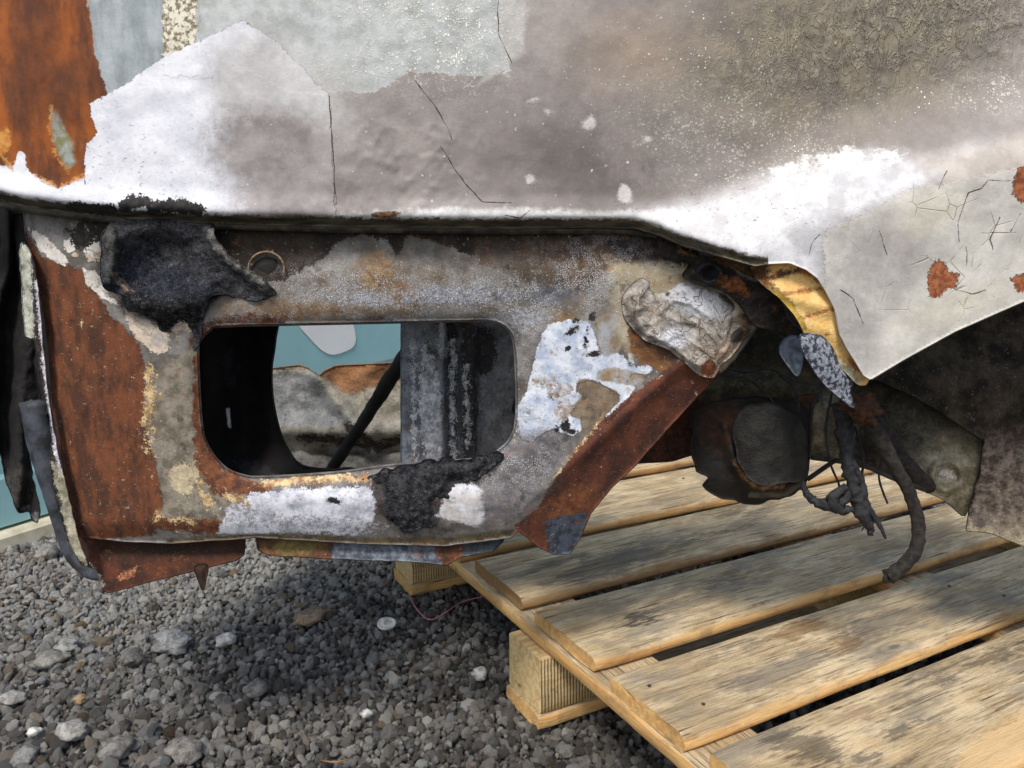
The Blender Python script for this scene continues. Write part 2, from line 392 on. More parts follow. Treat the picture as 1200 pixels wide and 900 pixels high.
def gravel():
    pts, sc, rot, tint, hue = [], [], [], [], []
    def layer(x0, x1, y0, y1, sp, z, smin, smax):
        X, Y = np.meshgrid(np.arange(x0, x1, sp), np.arange(y0, y1, sp)); X = X.ravel() + rng.uniform(-.48, .48, X.size) * sp; Y = Y.ravel() + rng.uniform(-.48, .48, Y.size) * sp
        n = X.size; zz = z + .006 * fbm(X, Y, .35, 4) + rng.uniform(-.003, .003, n)
        s = smin + (smax - smin) * rng.random(n) ** 2.6
        px, py = proj(np.stack([X, Y, zz], -1))
        # shade beside the pallet is put into the stone tints; the far left stays pale
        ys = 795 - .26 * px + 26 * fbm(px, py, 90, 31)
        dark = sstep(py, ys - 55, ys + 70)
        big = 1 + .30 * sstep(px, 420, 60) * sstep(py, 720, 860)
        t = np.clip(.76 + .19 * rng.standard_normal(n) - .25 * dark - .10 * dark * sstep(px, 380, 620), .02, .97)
        rare = rng.random(n) < .006; t = np.where(rare, .99, t)
        brown = .14 * fbm(X, Y, .12, 8)
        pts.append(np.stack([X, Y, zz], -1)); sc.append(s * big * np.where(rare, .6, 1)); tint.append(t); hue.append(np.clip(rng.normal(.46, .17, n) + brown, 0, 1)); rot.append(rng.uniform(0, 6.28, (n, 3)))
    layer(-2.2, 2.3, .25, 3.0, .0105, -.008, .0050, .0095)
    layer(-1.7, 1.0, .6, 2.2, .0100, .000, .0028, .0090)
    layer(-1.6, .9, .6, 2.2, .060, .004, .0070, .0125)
    P = np.concatenate(pts); me = bpy.data.meshes.new('gravel'); me.vertices.add(len(P)); me.vertices.foreach_set('co', P.astype(np.float32).ravel())
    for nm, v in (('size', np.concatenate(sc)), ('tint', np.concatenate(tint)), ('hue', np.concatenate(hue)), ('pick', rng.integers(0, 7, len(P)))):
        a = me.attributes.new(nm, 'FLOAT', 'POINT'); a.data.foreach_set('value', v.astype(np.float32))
    a = me.attributes.new('turn', 'FLOAT_VECTOR', 'POINT'); a.data.foreach_set('vector', np.concatenate(rot).astype(np.float32).ravel())
    o = link(bpy.data.objects.new('gravel', me)); tag(o, 'loose grey crushed gravel covering the yard below the car', 'gravel', kind='stuff')
    g = bpy.data.node_groups.new('scatter_stones', 'GeometryNodeTree'); g.interface.new_socket('Geometry', in_out='INPUT', socket_type='NodeSocketGeometry'); g.interface.new_socket('Geometry', in_out='OUTPUT', socket_type='NodeSocketGeometry')
    N = g.nodes.new; K = g.links.new; gi = N('NodeGroupInput'); go = N('NodeGroupOutput'); join = N('GeometryNodeJoinGeometry')
    for k in range(7):
        ico = N('GeometryNodeMeshIcoSphere'); ico.inputs['Radius'].default_value = 1; ico.inputs['Subdivisions'].default_value = 2 + k % 2
        last = ico.outputs[0]
        for sc_, am in ((.8, 1.5), (2.2, .60)):
            sp = N('GeometryNodeSetPosition'); no = N('ShaderNodeTexNoise'); no.noise_dimensions = '4D'; no.inputs['W'].default_value = k * 5.3 + sc_; no.inputs['Scale'].default_value = sc_; no.inputs['Detail'].default_value = 1
            sub = N('ShaderNodeVectorMath'); sub.operation = 'SUBTRACT'; sub.inputs[1].default_value = (.5, .5, .5); K(no.outputs['Color'], sub.inputs[0])
            mu = N('ShaderNodeVectorMath'); mu.operation = 'SCALE'; mu.inputs['Scale'].default_value = am; K(sub.outputs[0], mu.inputs[0])
            K(last, sp.inputs['Geometry']); K(mu.outputs[0], sp.inputs['Offset']); last = sp.outputs[0]
        tr = N('GeometryNodeTransform'); tr.inputs['Scale'].default_value = (1.15 + .07 * (k % 3), .92, .62 + .08 * (k % 4)); K(last, tr.inputs[0])
        sm = N('GeometryNodeSetMaterial'); sm.inputs['Material'].default_value = SM; K(tr.outputs[0], sm.inputs[0])
        ti = N('GeometryNodeGeometryToInstance'); K(sm.outputs[0], ti.inputs[0]); K(ti.outputs[0], join.inputs[0])
    ip = N('GeometryNodeInstanceOnPoints'); K(gi.outputs[0], ip.inputs['Points']); K(join.outputs[0], ip.inputs['Instance']); ip.inputs['Pick Instance'].default_value = True
    def na(nm, t='FLOAT'):
        a = N('GeometryNodeInputNamedAttribute'); a.data_type = t; a.inputs['Name'].default_value = nm; return a.outputs[0]
    K(na('pick'), ip.inputs['Instance Index'])
    K(na('turn', 'FLOAT_VECTOR'), ip.inputs['Rotation']); K(na('size'), ip.inputs['Scale'])
    K(ip.outputs[0], go.inputs[0]); md = o.modifiers.new('scatter', 'NODES'); md.node_group = g
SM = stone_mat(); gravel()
SM1 = stone_mat(False)
def stone(px, py, rx, lab, tint, hue, flat=.6, seed=1, grp=None):
    # rests on the gravel where the sight line meets it
    r = at(px, py, 1.0) - np.array([0, 0, ZC]); t = (0.012 - ZC) / r[2]; p = r * t; size = rx / F * (p[1] * cp - (.012 - ZC) * sp_)
    o = blob('stone', (p[0], p[1], .012), (size, size * .8, size * flat), SM1, None, 3, .38, 1.1, seed, (0, 0, seed * 1.3), flat=.25)
    o['tint'] = tint - (.24 if tint < .95 else 0); o['hue'] = hue; tag(o, lab, 'stone', grp or 'larger stones lying on the gravel'); return o
stone(202, 754, 25, 'broad pale blue grey stone, the largest on the gravel below the rusty plate', .90, .2, .5, 2)
stone(264, 749, 12, 'small pale pinkish stone just right of the broad pale stone', .96, .5, .6, 3)
stone(79, 756, 17, 'flat bluish grey stone left of the broad pale stone', .80, .25, .35, 4)
stone(57, 772, 22, 'wide flat brown grey stone at the left of the gravel', .66, .6, .35, 5)
stone(153, 770, 16, 'low dark grey stone below and left of the broad pale stone', .52, .5, .5, 6)
stone(84, 857, 20, 'smooth light grey stone near the lower left corner', .80, .5, .55, 7)
stone(135, 878, 20, 'rough mid grey stone in front of the smooth light one', .62, .45, .6, 8)
stone(217, 880, 22, 'rough brownish grey stone at the bottom edge of the gravel', .64, .62, .6, 9)
stone(300, 806, 14, 'olive grey angular stone in the middle of the gravel', .68, .6, .6, 10)
stone(30, 886, 17, 'greenish grey stone in the bottom left corner', .7, .25, .6, 11)
stone(93, 819, 8, 'small yellowish cream stone amid dark gravel', .95, .95, .7, 12)
stone(40, 858, 8, 'small white chip of stone close to the lower left corner', .99, .5, .6, 13)
stone(562, 790, 10, 'small white stone on the dark gravel left of the pallet block', .99, .3, .7, 14)
stone(430, 836, 7, 'tiny white stone on dark gravel at lower middle', .99, .3, .7, 15)
stone(55, 640 + 8, 16, 'brown grey stone at the foot of the blue wall plinth', .66, .5, .7, 16)
stone(13, 818, 14, 'pale grey stone at the left edge of the gravel', .82, .35, .5, 17)
stone(362, 722, 22, 'pale beige crumbly stone beneath the hanging rust drip', .86, .85, .3, 18)

def on_ground(px, py, z=.0):
    r = at(px, py, 1.0) - np.array([0, 0, ZC]); t = (z - ZC) / r[2]; return Vector(r * t) + Vector((0, 0, ZC))
# white plastic disc
def disc():
    T = NT('cloudy_plastic'); n = T.noise(90, 5, .6); 
    m = T.fin(T.mix(T.mapr(n, .4, .65), lin((226, 224, 216)), lin((176, 170, 158))), .35, n, .0006, spec=.5)
    c = on_ground(453, 731, .018); V = []; Fc = []; R = .0155; prof = [(0, .0012), (.25, .0012), (.30, .0022), (.36, .0012), (.82, .001), (.9, .0024), (1, .0020), (1.02, 0), (1, -.002), (0, -.002)]
    seg = 40
    M = Vector((.15, -.30, 1)).normalized().to_track_quat('Z', 'Y').to_matrix()
    for r, z in prof:
        for k in range(seg):
            a = 2 * math.pi * k / seg; V.append(M @ Vector((r * R * math.cos(a), r * R * .86 * math.sin(a), z)) + c)
    for i in range(len(prof) - 1):
        for k in range(seg): Fc.append((i * seg + k, (i + 1) * seg + k, (i + 1) * seg + (k + 1) % seg, i * seg + (k + 1) % seg)[::-1])
    tag(mesh_obj('plastic_disc', V, Fc, m), 'round cloudy white plastic disc lying on the dark gravel', 'disc')
disc()
def flatmat(name, c1, c2, rough=.7, ns=60, h=.5, dist=.001, contrast=(.35, .65), metal=0, spec=.4):
    T = NT(name); n = T.noise(ns, 7, .62); n2 = T.noise(ns * 6, 4, .6)
    return T.fin(T.mix(T.mapr(n, *contrast), lin(c1), lin(c2)), rough, T.math('MULTIPLY', T.math('ADD', n, T.math('MULTIPLY', n2, .5)), h), dist, metal, spec=spec)
pw = [on_ground(480, 697, .03), on_ground(487, 712, .024), on_ground(503, 726, .02), on_ground(522, 718, .022), on_ground(540, 706, .025), on_ground(566, 699, .03)]
tag(tube('wire', pw, .0009, flatmat('pink_insulation', (214, 140, 150), (190, 110, 124), .5), None, 6, sub=6), 'thin pink insulated wire curling over the gravel beside the pallet', 'wire')
tag(tube('twig', [on_ground(376, 891, .014), on_ground(394, 893, .02), on_ground(414, 888, .016)], [.001, .0012, .0006], flatmat('dry_twig', (150, 116, 84), (110, 80, 55), .8), None, 6), 'thin brown twig on the gravel at the bottom edge', 'twig')

# ------------------------------------------------------------------ wall
def wall():
    A = Vector((-1.052, 1.579, 0)); d = Vector((math.sin(math.radians(30.5)), math.cos(math.radians(30.5)), 0)); nrm = Vector((d.y, -d.x, 0))  # faces the camera side
    root = empty('blue_wall', A + d * 2.2); tag(root, 'light blue painted metal wall with cream concrete plinth behind the burnt car', 'wall')
    T = NT('blue_sheet'); n = T.noise(3, 6, .6); n2 = T.noise(40, 5, .6)
    col = T.mix(T.mapr(n, .35, .65), lin((142, 186, 190)), lin((154, 198, 202))); col = T.mix(T.mapr(n2, .6, .75, 0, .25), col, lin((150, 178, 176)))
    m = T.fin(col, .42, n2, .0006)
    # ribbed sheet: shallow horizontal swages
    def prof():
        z = .045; P = [(0.0, z)]
        while z < 1.62:
            for dz, dn in (((.10, 0), (.11, -.004), (.16, -.004), (.17, 0)) if z < .1 else ((.5, 0), (.505, -.003), (.515, -.003), (.52, 0))): P.append((dn, z + dz))
            z += .6
        P += [(0, z + .04), (-.07, z + .04), (-.07, .045)]; return P
    P = prof(); s = np.linspace(-.42, 7, 30); V = [tuple(A + d * float(t) + nrm * (n_ - .015) + Vector((0, 0, z))) for t in s for n_, z in P]; k = len(P)
    Fc = [(i * k + j, i * k + (j + 1) % k, (i + 1) * k + (j + 1) % k, (i + 1) * k + j) for i in range(len(s) - 1) for j in range(k)]
    Fc += [tuple(range(k))[::-1], tuple((len(s) - 1) * k + j for j in range(k))]
    o = mesh_obj('sheet', V, Fc, m, root, False)
    mp = flatmat('cream_concrete', (212, 206, 184), (186, 178, 152), .85, 25)
    V = []; bx = [(.012, -.02), (.012, .030), (.004, .038), (-.09, .038), (-.09, -.02)]; kk = len(bx)
    for t in (-.43, 0, 1, 3, 7): V += [tuple(A + d * t + nrm * a + Vector((0, 0, z))) for a, z in bx]
    Fc = [(i * kk + j, i * kk + (j + 1) % kk, (i + 1) * kk + (j + 1) % kk, (i + 1) * kk + j) for i in range(4) for j in range(kk)] + [tuple(range(kk))[::-1], tuple(4 * kk + j for j in range(kk))]
    mesh_obj('plinth', V, Fc, mp, root, False)
    # painted white oval on the wall, seen through the opening
    def hit(px, py):
        r = at(px, py, 1.0) - np.array([0, 0, ZC]); r = Vector(r); B = A - Vector((0, 0, ZC)) ; t = B.dot(nrm) / r.dot(nrm); return r * t + Vector((0, 0, ZC)) - nrm * .012
    o2 = smooth_poly([(350, 376), (344, 350), (360, 330), (396, 330), (412, 362), (420, 392), (418, 406), (406, 413), (393, 416), (381, 411), (366, 396)], 3)
    V = [hit(x, y) for x, y in o2]; V2 = [v - nrm * .006 for v in V]; n_ = len(V)
    Fc = [tuple(range(n_))] + [(i, n_ + i, n_ + (i + 1) % n_, (i + 1) % n_) for i in range(n_)]
    mesh_obj('white_panel', V + V2, Fc, flatmat('white_gloss', (240, 240, 238), (232, 233, 232), .35, 8), root, False)
wall()

# ------------------------------------------------------------------ pallet
U = Vector((math.sin(math.radians(61.4)), math.cos(math.radians(61.4)), 0)); WV = Vector((math.sin(math.radians(151.4)), math.cos(math.radians(151.4)), 0))
ZT = ZC - .518
WL = [  # stains and worn patches on the timber, in photo pixels, some ellipses painting in shade
    (EL(735, 655, 95, 13, -13), (88, 80, 68), .75), (EL(650, 660, 40, 7, -16), (105, 96, 82), .7), (EL(855, 602, 38, 9, -6), (104, 92, 74), .7),  # last ellipse paints the shadow of the hanging flap
    (EL(742, 726, 20, 8, -5), (38, 34, 30), .95), (EL(690, 745, 50, 9, 20), (112, 108, 100), .6), (UN(EL(800, 698, 70, 6, -22), EL(850, 685, 60, 7, -16)), (98, 96, 92), .6),
    (UN(EL(936, 737, 27, 9, -14), EL(992, 757, 20, 11, -5)), (128, 92, 50), .8), (UN(EL(842, 766, 28, 6, -14), EL(1060, 722, 60, 14, -18), EL(900, 790, 70, 12, -16)), (96, 92, 88), .65),
    (UN(EL(945, 872, 60, 14, 10), EL(1045, 862, 45, 10, -18), EL(1000, 885, 60, 12, 0), EL(1160, 770, 70, 12, -20)), (72, 68, 62), .8),
    (UN(PG((1030, 882), (1075, 858), (1090, 862), (1060, 885), (1040, 895)), PG((1110, 905), (1130, 870), (1200, 822), (1260, 800), (1300, 860), (1150, 920))), (226, 190, 138), .85),
    (EL(1010, 834, 16, 7, 8), (176, 138, 112), .7), (EL(860, 672, 20, 7, 6), (128, 104, 76), .8), (EL(855, 595, 40, 10, 0), (112, 98, 78), .5),  # last ellipse deepens the painted flap shadow
    (LN(1.5, (795, 868), (803, 884), (812, 893)), (225, 222, 215), .9),
    (EL(1075, 632, 60, 12, -14), (110, 98, 78), .5),  # shade under the car painted onto the plank
]
def wood_mat(block=False):
    T = NT('block_timber' if block else 'plank_timber'); oi = T.n('ShaderNodeObjectInfo')
    vm = T.n('ShaderNodeVectorMath'); vm.operation = 'ADD'; T.l(T.tc, vm.inputs[0])
    cmb = T.n('ShaderNodeCombineXYZ'); T.l(T.math('MULTIPLY', oi.outputs['Random'], 37.0), cmb.inputs[0]); T.l(T.math('MULTIPLY', oi.outputs['Random'], 11.0), cmb.inputs[1]); T.l(cmb.outputs[0], vm.inputs[1]); P = vm.outputs[0]
    g1 = T.noise(9, 7, .62, .5, vec=T.vec((1, 14, 14), P)); g2 = T.noise(26, 6, .7, vec=T.vec((1, 24, 24), P)); g3 = T.noise(7, 5, .6, 1.2, vec=T.vec((1, 2.6, 2.6), P)); g4 = T.noise(60, 4, .7, vec=T.vec((1, 6, 6), P))
    # growth rings bent round knots
    kn = T.n('ShaderNodeTexVoronoi'); kn.inputs['Scale'].default_value = 5.5; T.l(T.vec((.55, 1.6, .4), P), kn.inputs[0])
    kd = kn.outputs['Distance']; ring = T.math('SINE', T.math('MULTIPLY', kd, 90.0)); km = T.mapr(kd, .05, .16, 1.0, 0.0)
    fresh = T.mix(T.mapr(g1, .35, .65), lin((232, 192, 130)), lin((210, 160, 98))); fresh = T.mix(T.mapr(g2, .52, .72, 0, .6), fresh, lin((166, 116, 70))); fresh = T.mix(T.mapr(T.noise(22, 6, .65, vec=P), .5, .66, 0, .55), fresh, lin((146, 116, 84))); fresh = T.mix(T.attr('aged', 'OBJECT').outputs['Fac'], fresh, lin((124, 96, 68)))
    old = T.mix(T.mapr(g3, .36, .62), lin((226, 204, 166)), lin((192, 168, 130))); old = T.mix(T.mapr(g1, .52, .66, 0, .6), old, lin((136, 114, 82)))
    old = T.mix(T.mapr(g2, .52, .72, 0, .75), old, lin((86, 74, 58))); old = T.mix(T.mapr(g4, .6, .72, 0, .55), old, lin((222, 208, 180)))
    old = T.mix(T.math('MULTIPLY', km, T.mapr(ring, -.2, .9, 0, .45)), old, lin((110, 84, 58)))
    old = T.mix(T.mapr(kd, .02, .045, .7, 0.0), old, lin((92, 66, 44)))
    lnz = T.noise(12, 3, .6, .4, vec=T.vec((.5, 26, 26), P), off=7); gate = T.mapr(T.noise(14, 4, .6, vec=P, off=9), .45, .6); old = T.mix(T.math('MULTIPLY', T.mapr(lnz, .585, .615), T.math('MULTIPLY', gate, .85)), old, lin((58, 46, 34)))
    fz = T.noise(120, 6, .8, vec=T.vec((.14, 2.2, 2.2), P), off=15); old = T.mix(T.mapr(fz, .50, .62, 0, .6), old, lin((104, 90, 70))); old = T.mix(T.mapr(T.noise(240, 5, .8, vec=P, off=19), .60, .68, 0, .7), old, lin((70, 60, 50))); old = T.mix(T.mapr(T.noise(11, 6, .65, vec=T.vec((.7, 1.6, 1), P), off=25), .50, .64, 0, .6), old, lin((134, 128, 118)))
    age = T.mapr(T.noise(5, 4, .6, vec=P, off=3), .35, .7); col = T.mix(T.math('MULTIPLY', age, .3), old, lin((140, 126, 102)))
    fm = T.n_nz()
    e1 = T.noise(30, 6, .65, vec=T.vec((.25, 1, 1), P)); e2 = T.noise(170, 6, .8, vec=T.vec((.25, 1.3, 1), P))
    if not block:
        for i, (f, c, a) in enumerate(WL):
            at_ = T.attr('m%02d' % i).outputs['Fac']; d = T.math('MULTIPLY_ADD', T.math('SUBTRACT', e1, .5), 60.0, at_); d = T.math('MULTIPLY_ADD', T.math('SUBTRACT', e2, .5), 44.0, d)
            col = T.mix(T.math('MULTIPLY', T.mapr(d, -3.0, 6.0), a * .85), col, lin(c))
    top = T.mapr(T.math('ADD', fm, T.math('MULTIPLY', T.math('SUBTRACT', e1, .5), 1.5)), .35, .95)
    col = T.mix(top, fresh, col)
    if block:
        col = T.mix(T.mapr(g1, .4, .6), lin((234, 208, 158)), lin((212, 178, 122))); st = T.noise(60, 5, .7, vec=T.vec((1, .35, 1), P)); col = T.mix(T.mapr(st, .62, .70, 0, .7), col, lin((74, 62, 48))); col = T.mix(T.mapr(g3, .5, .7, 0, .5), col, lin((156, 138, 108)))
    h = T.math('ADD', T.math('MULTIPLY', g1, .5), T.math('MULTIPLY', g2, .6)); hs = T.noise(400, 3, .6, vec=T.vec((.2, 1, 1), P))
    h = T.math('ADD', h, T.math('MULTIPLY', hs, .3))
    if block:
        q = T.n('ShaderNodeSeparateXYZ'); T.l(T.tc, q.inputs[0]); gq = T.n('ShaderNodeSeparateXYZ'); gt = T.n('ShaderNodeTexCoord'); T.l(gt.outputs['Normal'], gq.inputs[0])
        side = T.mapr(T.math('ABSOLUTE', gq.outputs[1]), .6, .8); wv = T.math('MULTIPLY', T.math('SINE', T.math('MULTIPLY', T.math('ADD', q.outputs[0], T.math('MULTIPLY', g3, .004)), 1300.0)), side)
        h = T.math('MULTIPLY_ADD', wv, .45, h); col = T.mix(T.mapr(wv, -.9, .2, .5, 0.0), col, lin((150, 130, 98)))
    return T.fin(col, .82, h, .0022, spec=.25)
def _nz(s):
    g = s.n('ShaderNodeTexCoord'); q = s.n('ShaderNodeSeparateXYZ'); s.l(g.outputs['Normal'], q.inputs[0]); return q.outputs[2]
NT.n_nz = _nz
WM = wood_mat(); BM = wood_mat(True)
def board(name, u0, u1, w0, w1, z1, th, mat, parent, along='u', seed=0, label=None, warp=.0025, r=.0035, wane=None):
    """a sawn board with worn, slightly uneven edges; local x runs along the grain"""
    wane = wane or r
    L_, B_ = (u1 - u0, w1 - w0) if along == 'u' else (w1 - w0, u1 - u0)
    n = max(3, int(L_ / .02)); hy, hz = B_ / 2, th / 2
    prof = []
    m = max(2, int(B_ / .012))
    for s_ in (0, 1, 2, 3):
        pass
    ys = np.linspace(-hy + r, hy - r, m)
    top = [(y, hz) for y in ys]; bot = [(y, -hz) for y in ys[::-1]]
    wn = wane; prof = [(-hy, hz - wn * .95), (-hy + wn * .22, hz - wn * .5), (-hy + wn * .62, hz - wn * .16)] + [(max(y_, -hy + wn), z_) for y_, z_ in top] + [(hy - r * .35, hz - r * .25), (hy, hz - r * .8), (hy, -hz + r)] + bot + [(-hy, -hz + r)]
    k = len(prof); V = []; Fc = []
    for i in range(n + 1):
        x = -L_ / 2 + L_ * i / n
        e = 1 - (.0015 / hy if i in (0, n) else 0)
        for y, z in prof:
            j = .0012 * float(fbm(x * 8, (y + z) * 40, 1, seed)); q = .0016 * float(fbm(x * 3, 5 + np.sign(y) * 3, 1, seed + 3))
            edge = 1 if abs(y) > hy - r * 1.2 else 0
            if y < -hy + wane * 1.01 and z > 0: j += .0016 * float(fbm(x * 12, 3, 1, seed + 20)) + .001 * float(fbm(x * 60, 9, 1, seed + 21))
            zz = z + warp * float(fbm(x * 1.5, 2, 1, seed + 9)) + warp * .5 * (y / hy) ** 2 * float(fbm(x, 7, 1, seed + 5)) - (abs(j) * 1.3 * edge if z > 0 else 0)
            xx = x + (.002 * float(fbm(y * 60, z * 80, 1, seed + 2)) if i in (0, n) else 0)
            V.append((xx, y * e + (q + j) * edge, zz))
    for i in range(n):
        for a in range(k): b = (a + 1) % k; Fc.append((i * k + a, (i + 1) * k + a, (i + 1) * k + b, i * k + b))
    for i, fl in ((0, 0), (n, 1)):
        c = len(V); V.append((V[i * k][0], 0, 0)); 
        ring = [tuple(V[i * k + a]) for a in range(k)]; o_ = len(V); V += ring
        for a in range(k):
            f = (c, o_ + a, o_ + (a + 1) % k); Fc.append(f if fl else f[::-1])
    # top faces must point up
    cu = U * ((u0 + u1) / 2) + WV * ((w0 + w1) / 2) + Vector((0, 0, z1 - hz))
    ang = math.atan2(U.y, U.x) if along == 'u' else math.atan2(WV.y, WV.x)
    ca, sa = math.cos(ang), math.sin(ang); A = np.array(V)
    Wd = np.stack([A[:, 0] * ca - A[:, 1] * sa + cu.x, A[:, 0] * sa + A[:, 1] * ca + cu.y, A[:, 2] + cu.z], -1)
    lay = [dict(shape=f) for f, c, a in WL] if mat is WM and z1 > ZT - .001 else [dict(shape=lambda x, y: x * 0 - 70) for _ in WL] if mat is WM else []
    o = mesh_obj(name, V, Fc, mat, parent, True, proj(Wd), lay, local=True)
    o.location = cu - parent.location; o.rotation_euler = (0, 0, ang)
    es = o.data.polygons
    bm = bmesh.new(); bm.from_mesh(o.data); bmesh.ops.recalc_face_normals(bm, faces=bm.faces); bm.to_mesh(o.data); bm.free()
    try: o.data.set_sharp_from_angle(angle=math.radians(55))
    except Exception: pass
    if label: o['label'] = label
    return o
def pallet():
    root = empty('wooden_pallet', U * 1.1 + WV * -.85); tag(root, 'weathered wooden pallet with spaced planks lying under the burnt car', 'pallet')
    rows = [(-1.845, -1.72), (-1.69, -1.55), (-1.52, -1.345), (-1.305, -1.120), (-1.079, -.924), (-.889, -.742), (-.709, -.573), (-.546, -.385)]
    for i, (a, b) in enumerate(rows):
        board('plank', .516 + .003 * ((i * 5) % 3), 1.72, a, b, ZT + (.0005 * (i % 3)), .0185, WM, root, 'u', i + 1, wane=(.006, .006, .006, .008, .012, .008, .012, .006)[i], label='grey weathered front plank with a raw yellow split' if i == 7 else None)['aged'] = (.5, .5, .5, .35, .75, .1, .0, .0)[i]
    for i, u in enumerate((.512, 1.055, 1.60)):
        board('stringer_board', u, u + .097, -1.86, -.37, ZT - .0205, .0215, WM, root, 'w', 20 + i)['aged'] = 0.0
    for i, w0 in enumerate((-1.85, -1.375, -.925, -.475)):
        w1 = w0 + .088
        for j, u in enumerate((.500, 1.065, 1.60)):
            b = board('block', u, u + .088, w0, w1, ZT - .0425, .0785, BM, root, 'u', 30 + i * 3 + j, warp=.0005, r=.0025)
        board('base_board', .496, 1.71, w0 - .002, w1 + .004, ZT - .1215, .021, WM, root, 'u', 50 + i)
    nail = flatmat('dark_nail', (60, 50, 44), (92, 66, 48), .6, 200)
    for i, (a, b) in enumerate(rows):
        for u in (.548, .578, 1.09, 1.12):
            wq = a + (b - a) * (.3 if u in (.548, 1.09) else .72)
            p = U * (u + random.uniform(-.008, .008)) + WV * wq + Vector((0, 0, ZT + .0012)); V = []; 
            for k in range(8): V.append(p + Vector((.0023 * math.cos(k * .785), .0023 * math.sin(k * .785), -.0002)))
            for k in range(8): V.append(p + Vector((.0019 * math.cos(k * .785), .0019 * math.sin(k * .785), -.004)))
            mesh_obj('nail', V, [tuple(range(8))] + [(k, 8 + k, 8 + (k + 1) % 8, (k + 1) % 8) for k in range(8)], nail, root, False)
pallet()
# ------------------------------------------------------------------ burnt car
car = empty('burnt_car', (.3, .95, 0)); tag(car, 'burnt-out car body with peeling white paint, rust and a rounded opening below the side panel', 'car')
BLK = ((26, 24, 22), (48, 44, 40)); SOOT = ((40, 32, 24), (62, 52, 42))
RUST = ((122, 58, 30), (88, 42, 26)); WHITE = ((236, 237, 243), (214, 216, 226))

# --- upper side panel
lip = [(-70, 228), (0, 236), (30, 243), (130, 255), (245, 262), (400, 266), (600, 268), (700, 267), (745, 268), (775, 277), (800, 288), (850, 302), (885, 312), (902, 309), (925, 308), (945, 316), (958, 326), (968, 342), (978, 362), (983, 390), (992, 408), (1003, 425), (1012, 440), (1020, 445), (1060, 421), (1120, 388), (1200, 353), (1290, 330), (1400, 325)]
outA = np.array(resample([(-70, -110), (-70, 228)] + [], 6)[:56].tolist()) if False else None
PA = resample([(1400, -110), (-70, -110)] + lip, 5)
vx_, vy_ = np.array([550, 640, 700, 760, 850, 950, 1000, 1080, 1200, 1400.]), np.array([300, 262, 232, 200, 165, 128, 112, 88, 52, 0.])
def flare(x, y):
    L1 = np.interp(x, vx_, vy_); amp = .050 * sstep(x, 620, 960)
    return amp * sstep((y - L1) / 150, 0, 1)
def depA(x, y):
    d = Yb(x) - flare(x, y)
    d = d + .014 * np.clip((120 - y) / 230, 0, 2) ** 2 + .010 * sstep(x, 40, -70)
    d = d + .0022 * fbm(x, y, 130, 2) + .0007 * fbm(x, y, 22, 3)
    d = d - .0011 * sstep(ridge(x + 12 * fbm(x, y, 60, 8), y * .8, 14, 5, 2), .1, .9) * sstep(x, 870, 960) * sstep(y, 150, 60)          # wrinkled scorched paint
    d = d - .0012 * sstep(ridge(x + y * .6, y - x * .3, 24, 6, 2), .2, .9) * sstep(x, 395, 430) * sstep(x, 620, 480) * sstep(y, 120, 180)
    lipy = np.interp(x, [p[0] for p in lip[:13]], [p[1] for p in lip[:13]])
    k = sstep(y, lipy - 20, lipy) * sstep(x, 960, 800)
    d = d - .004 * sstep(y, lipy - 42, lipy - 14) * sstep(x, 900, 780) + .016 * k ** 2
    return d
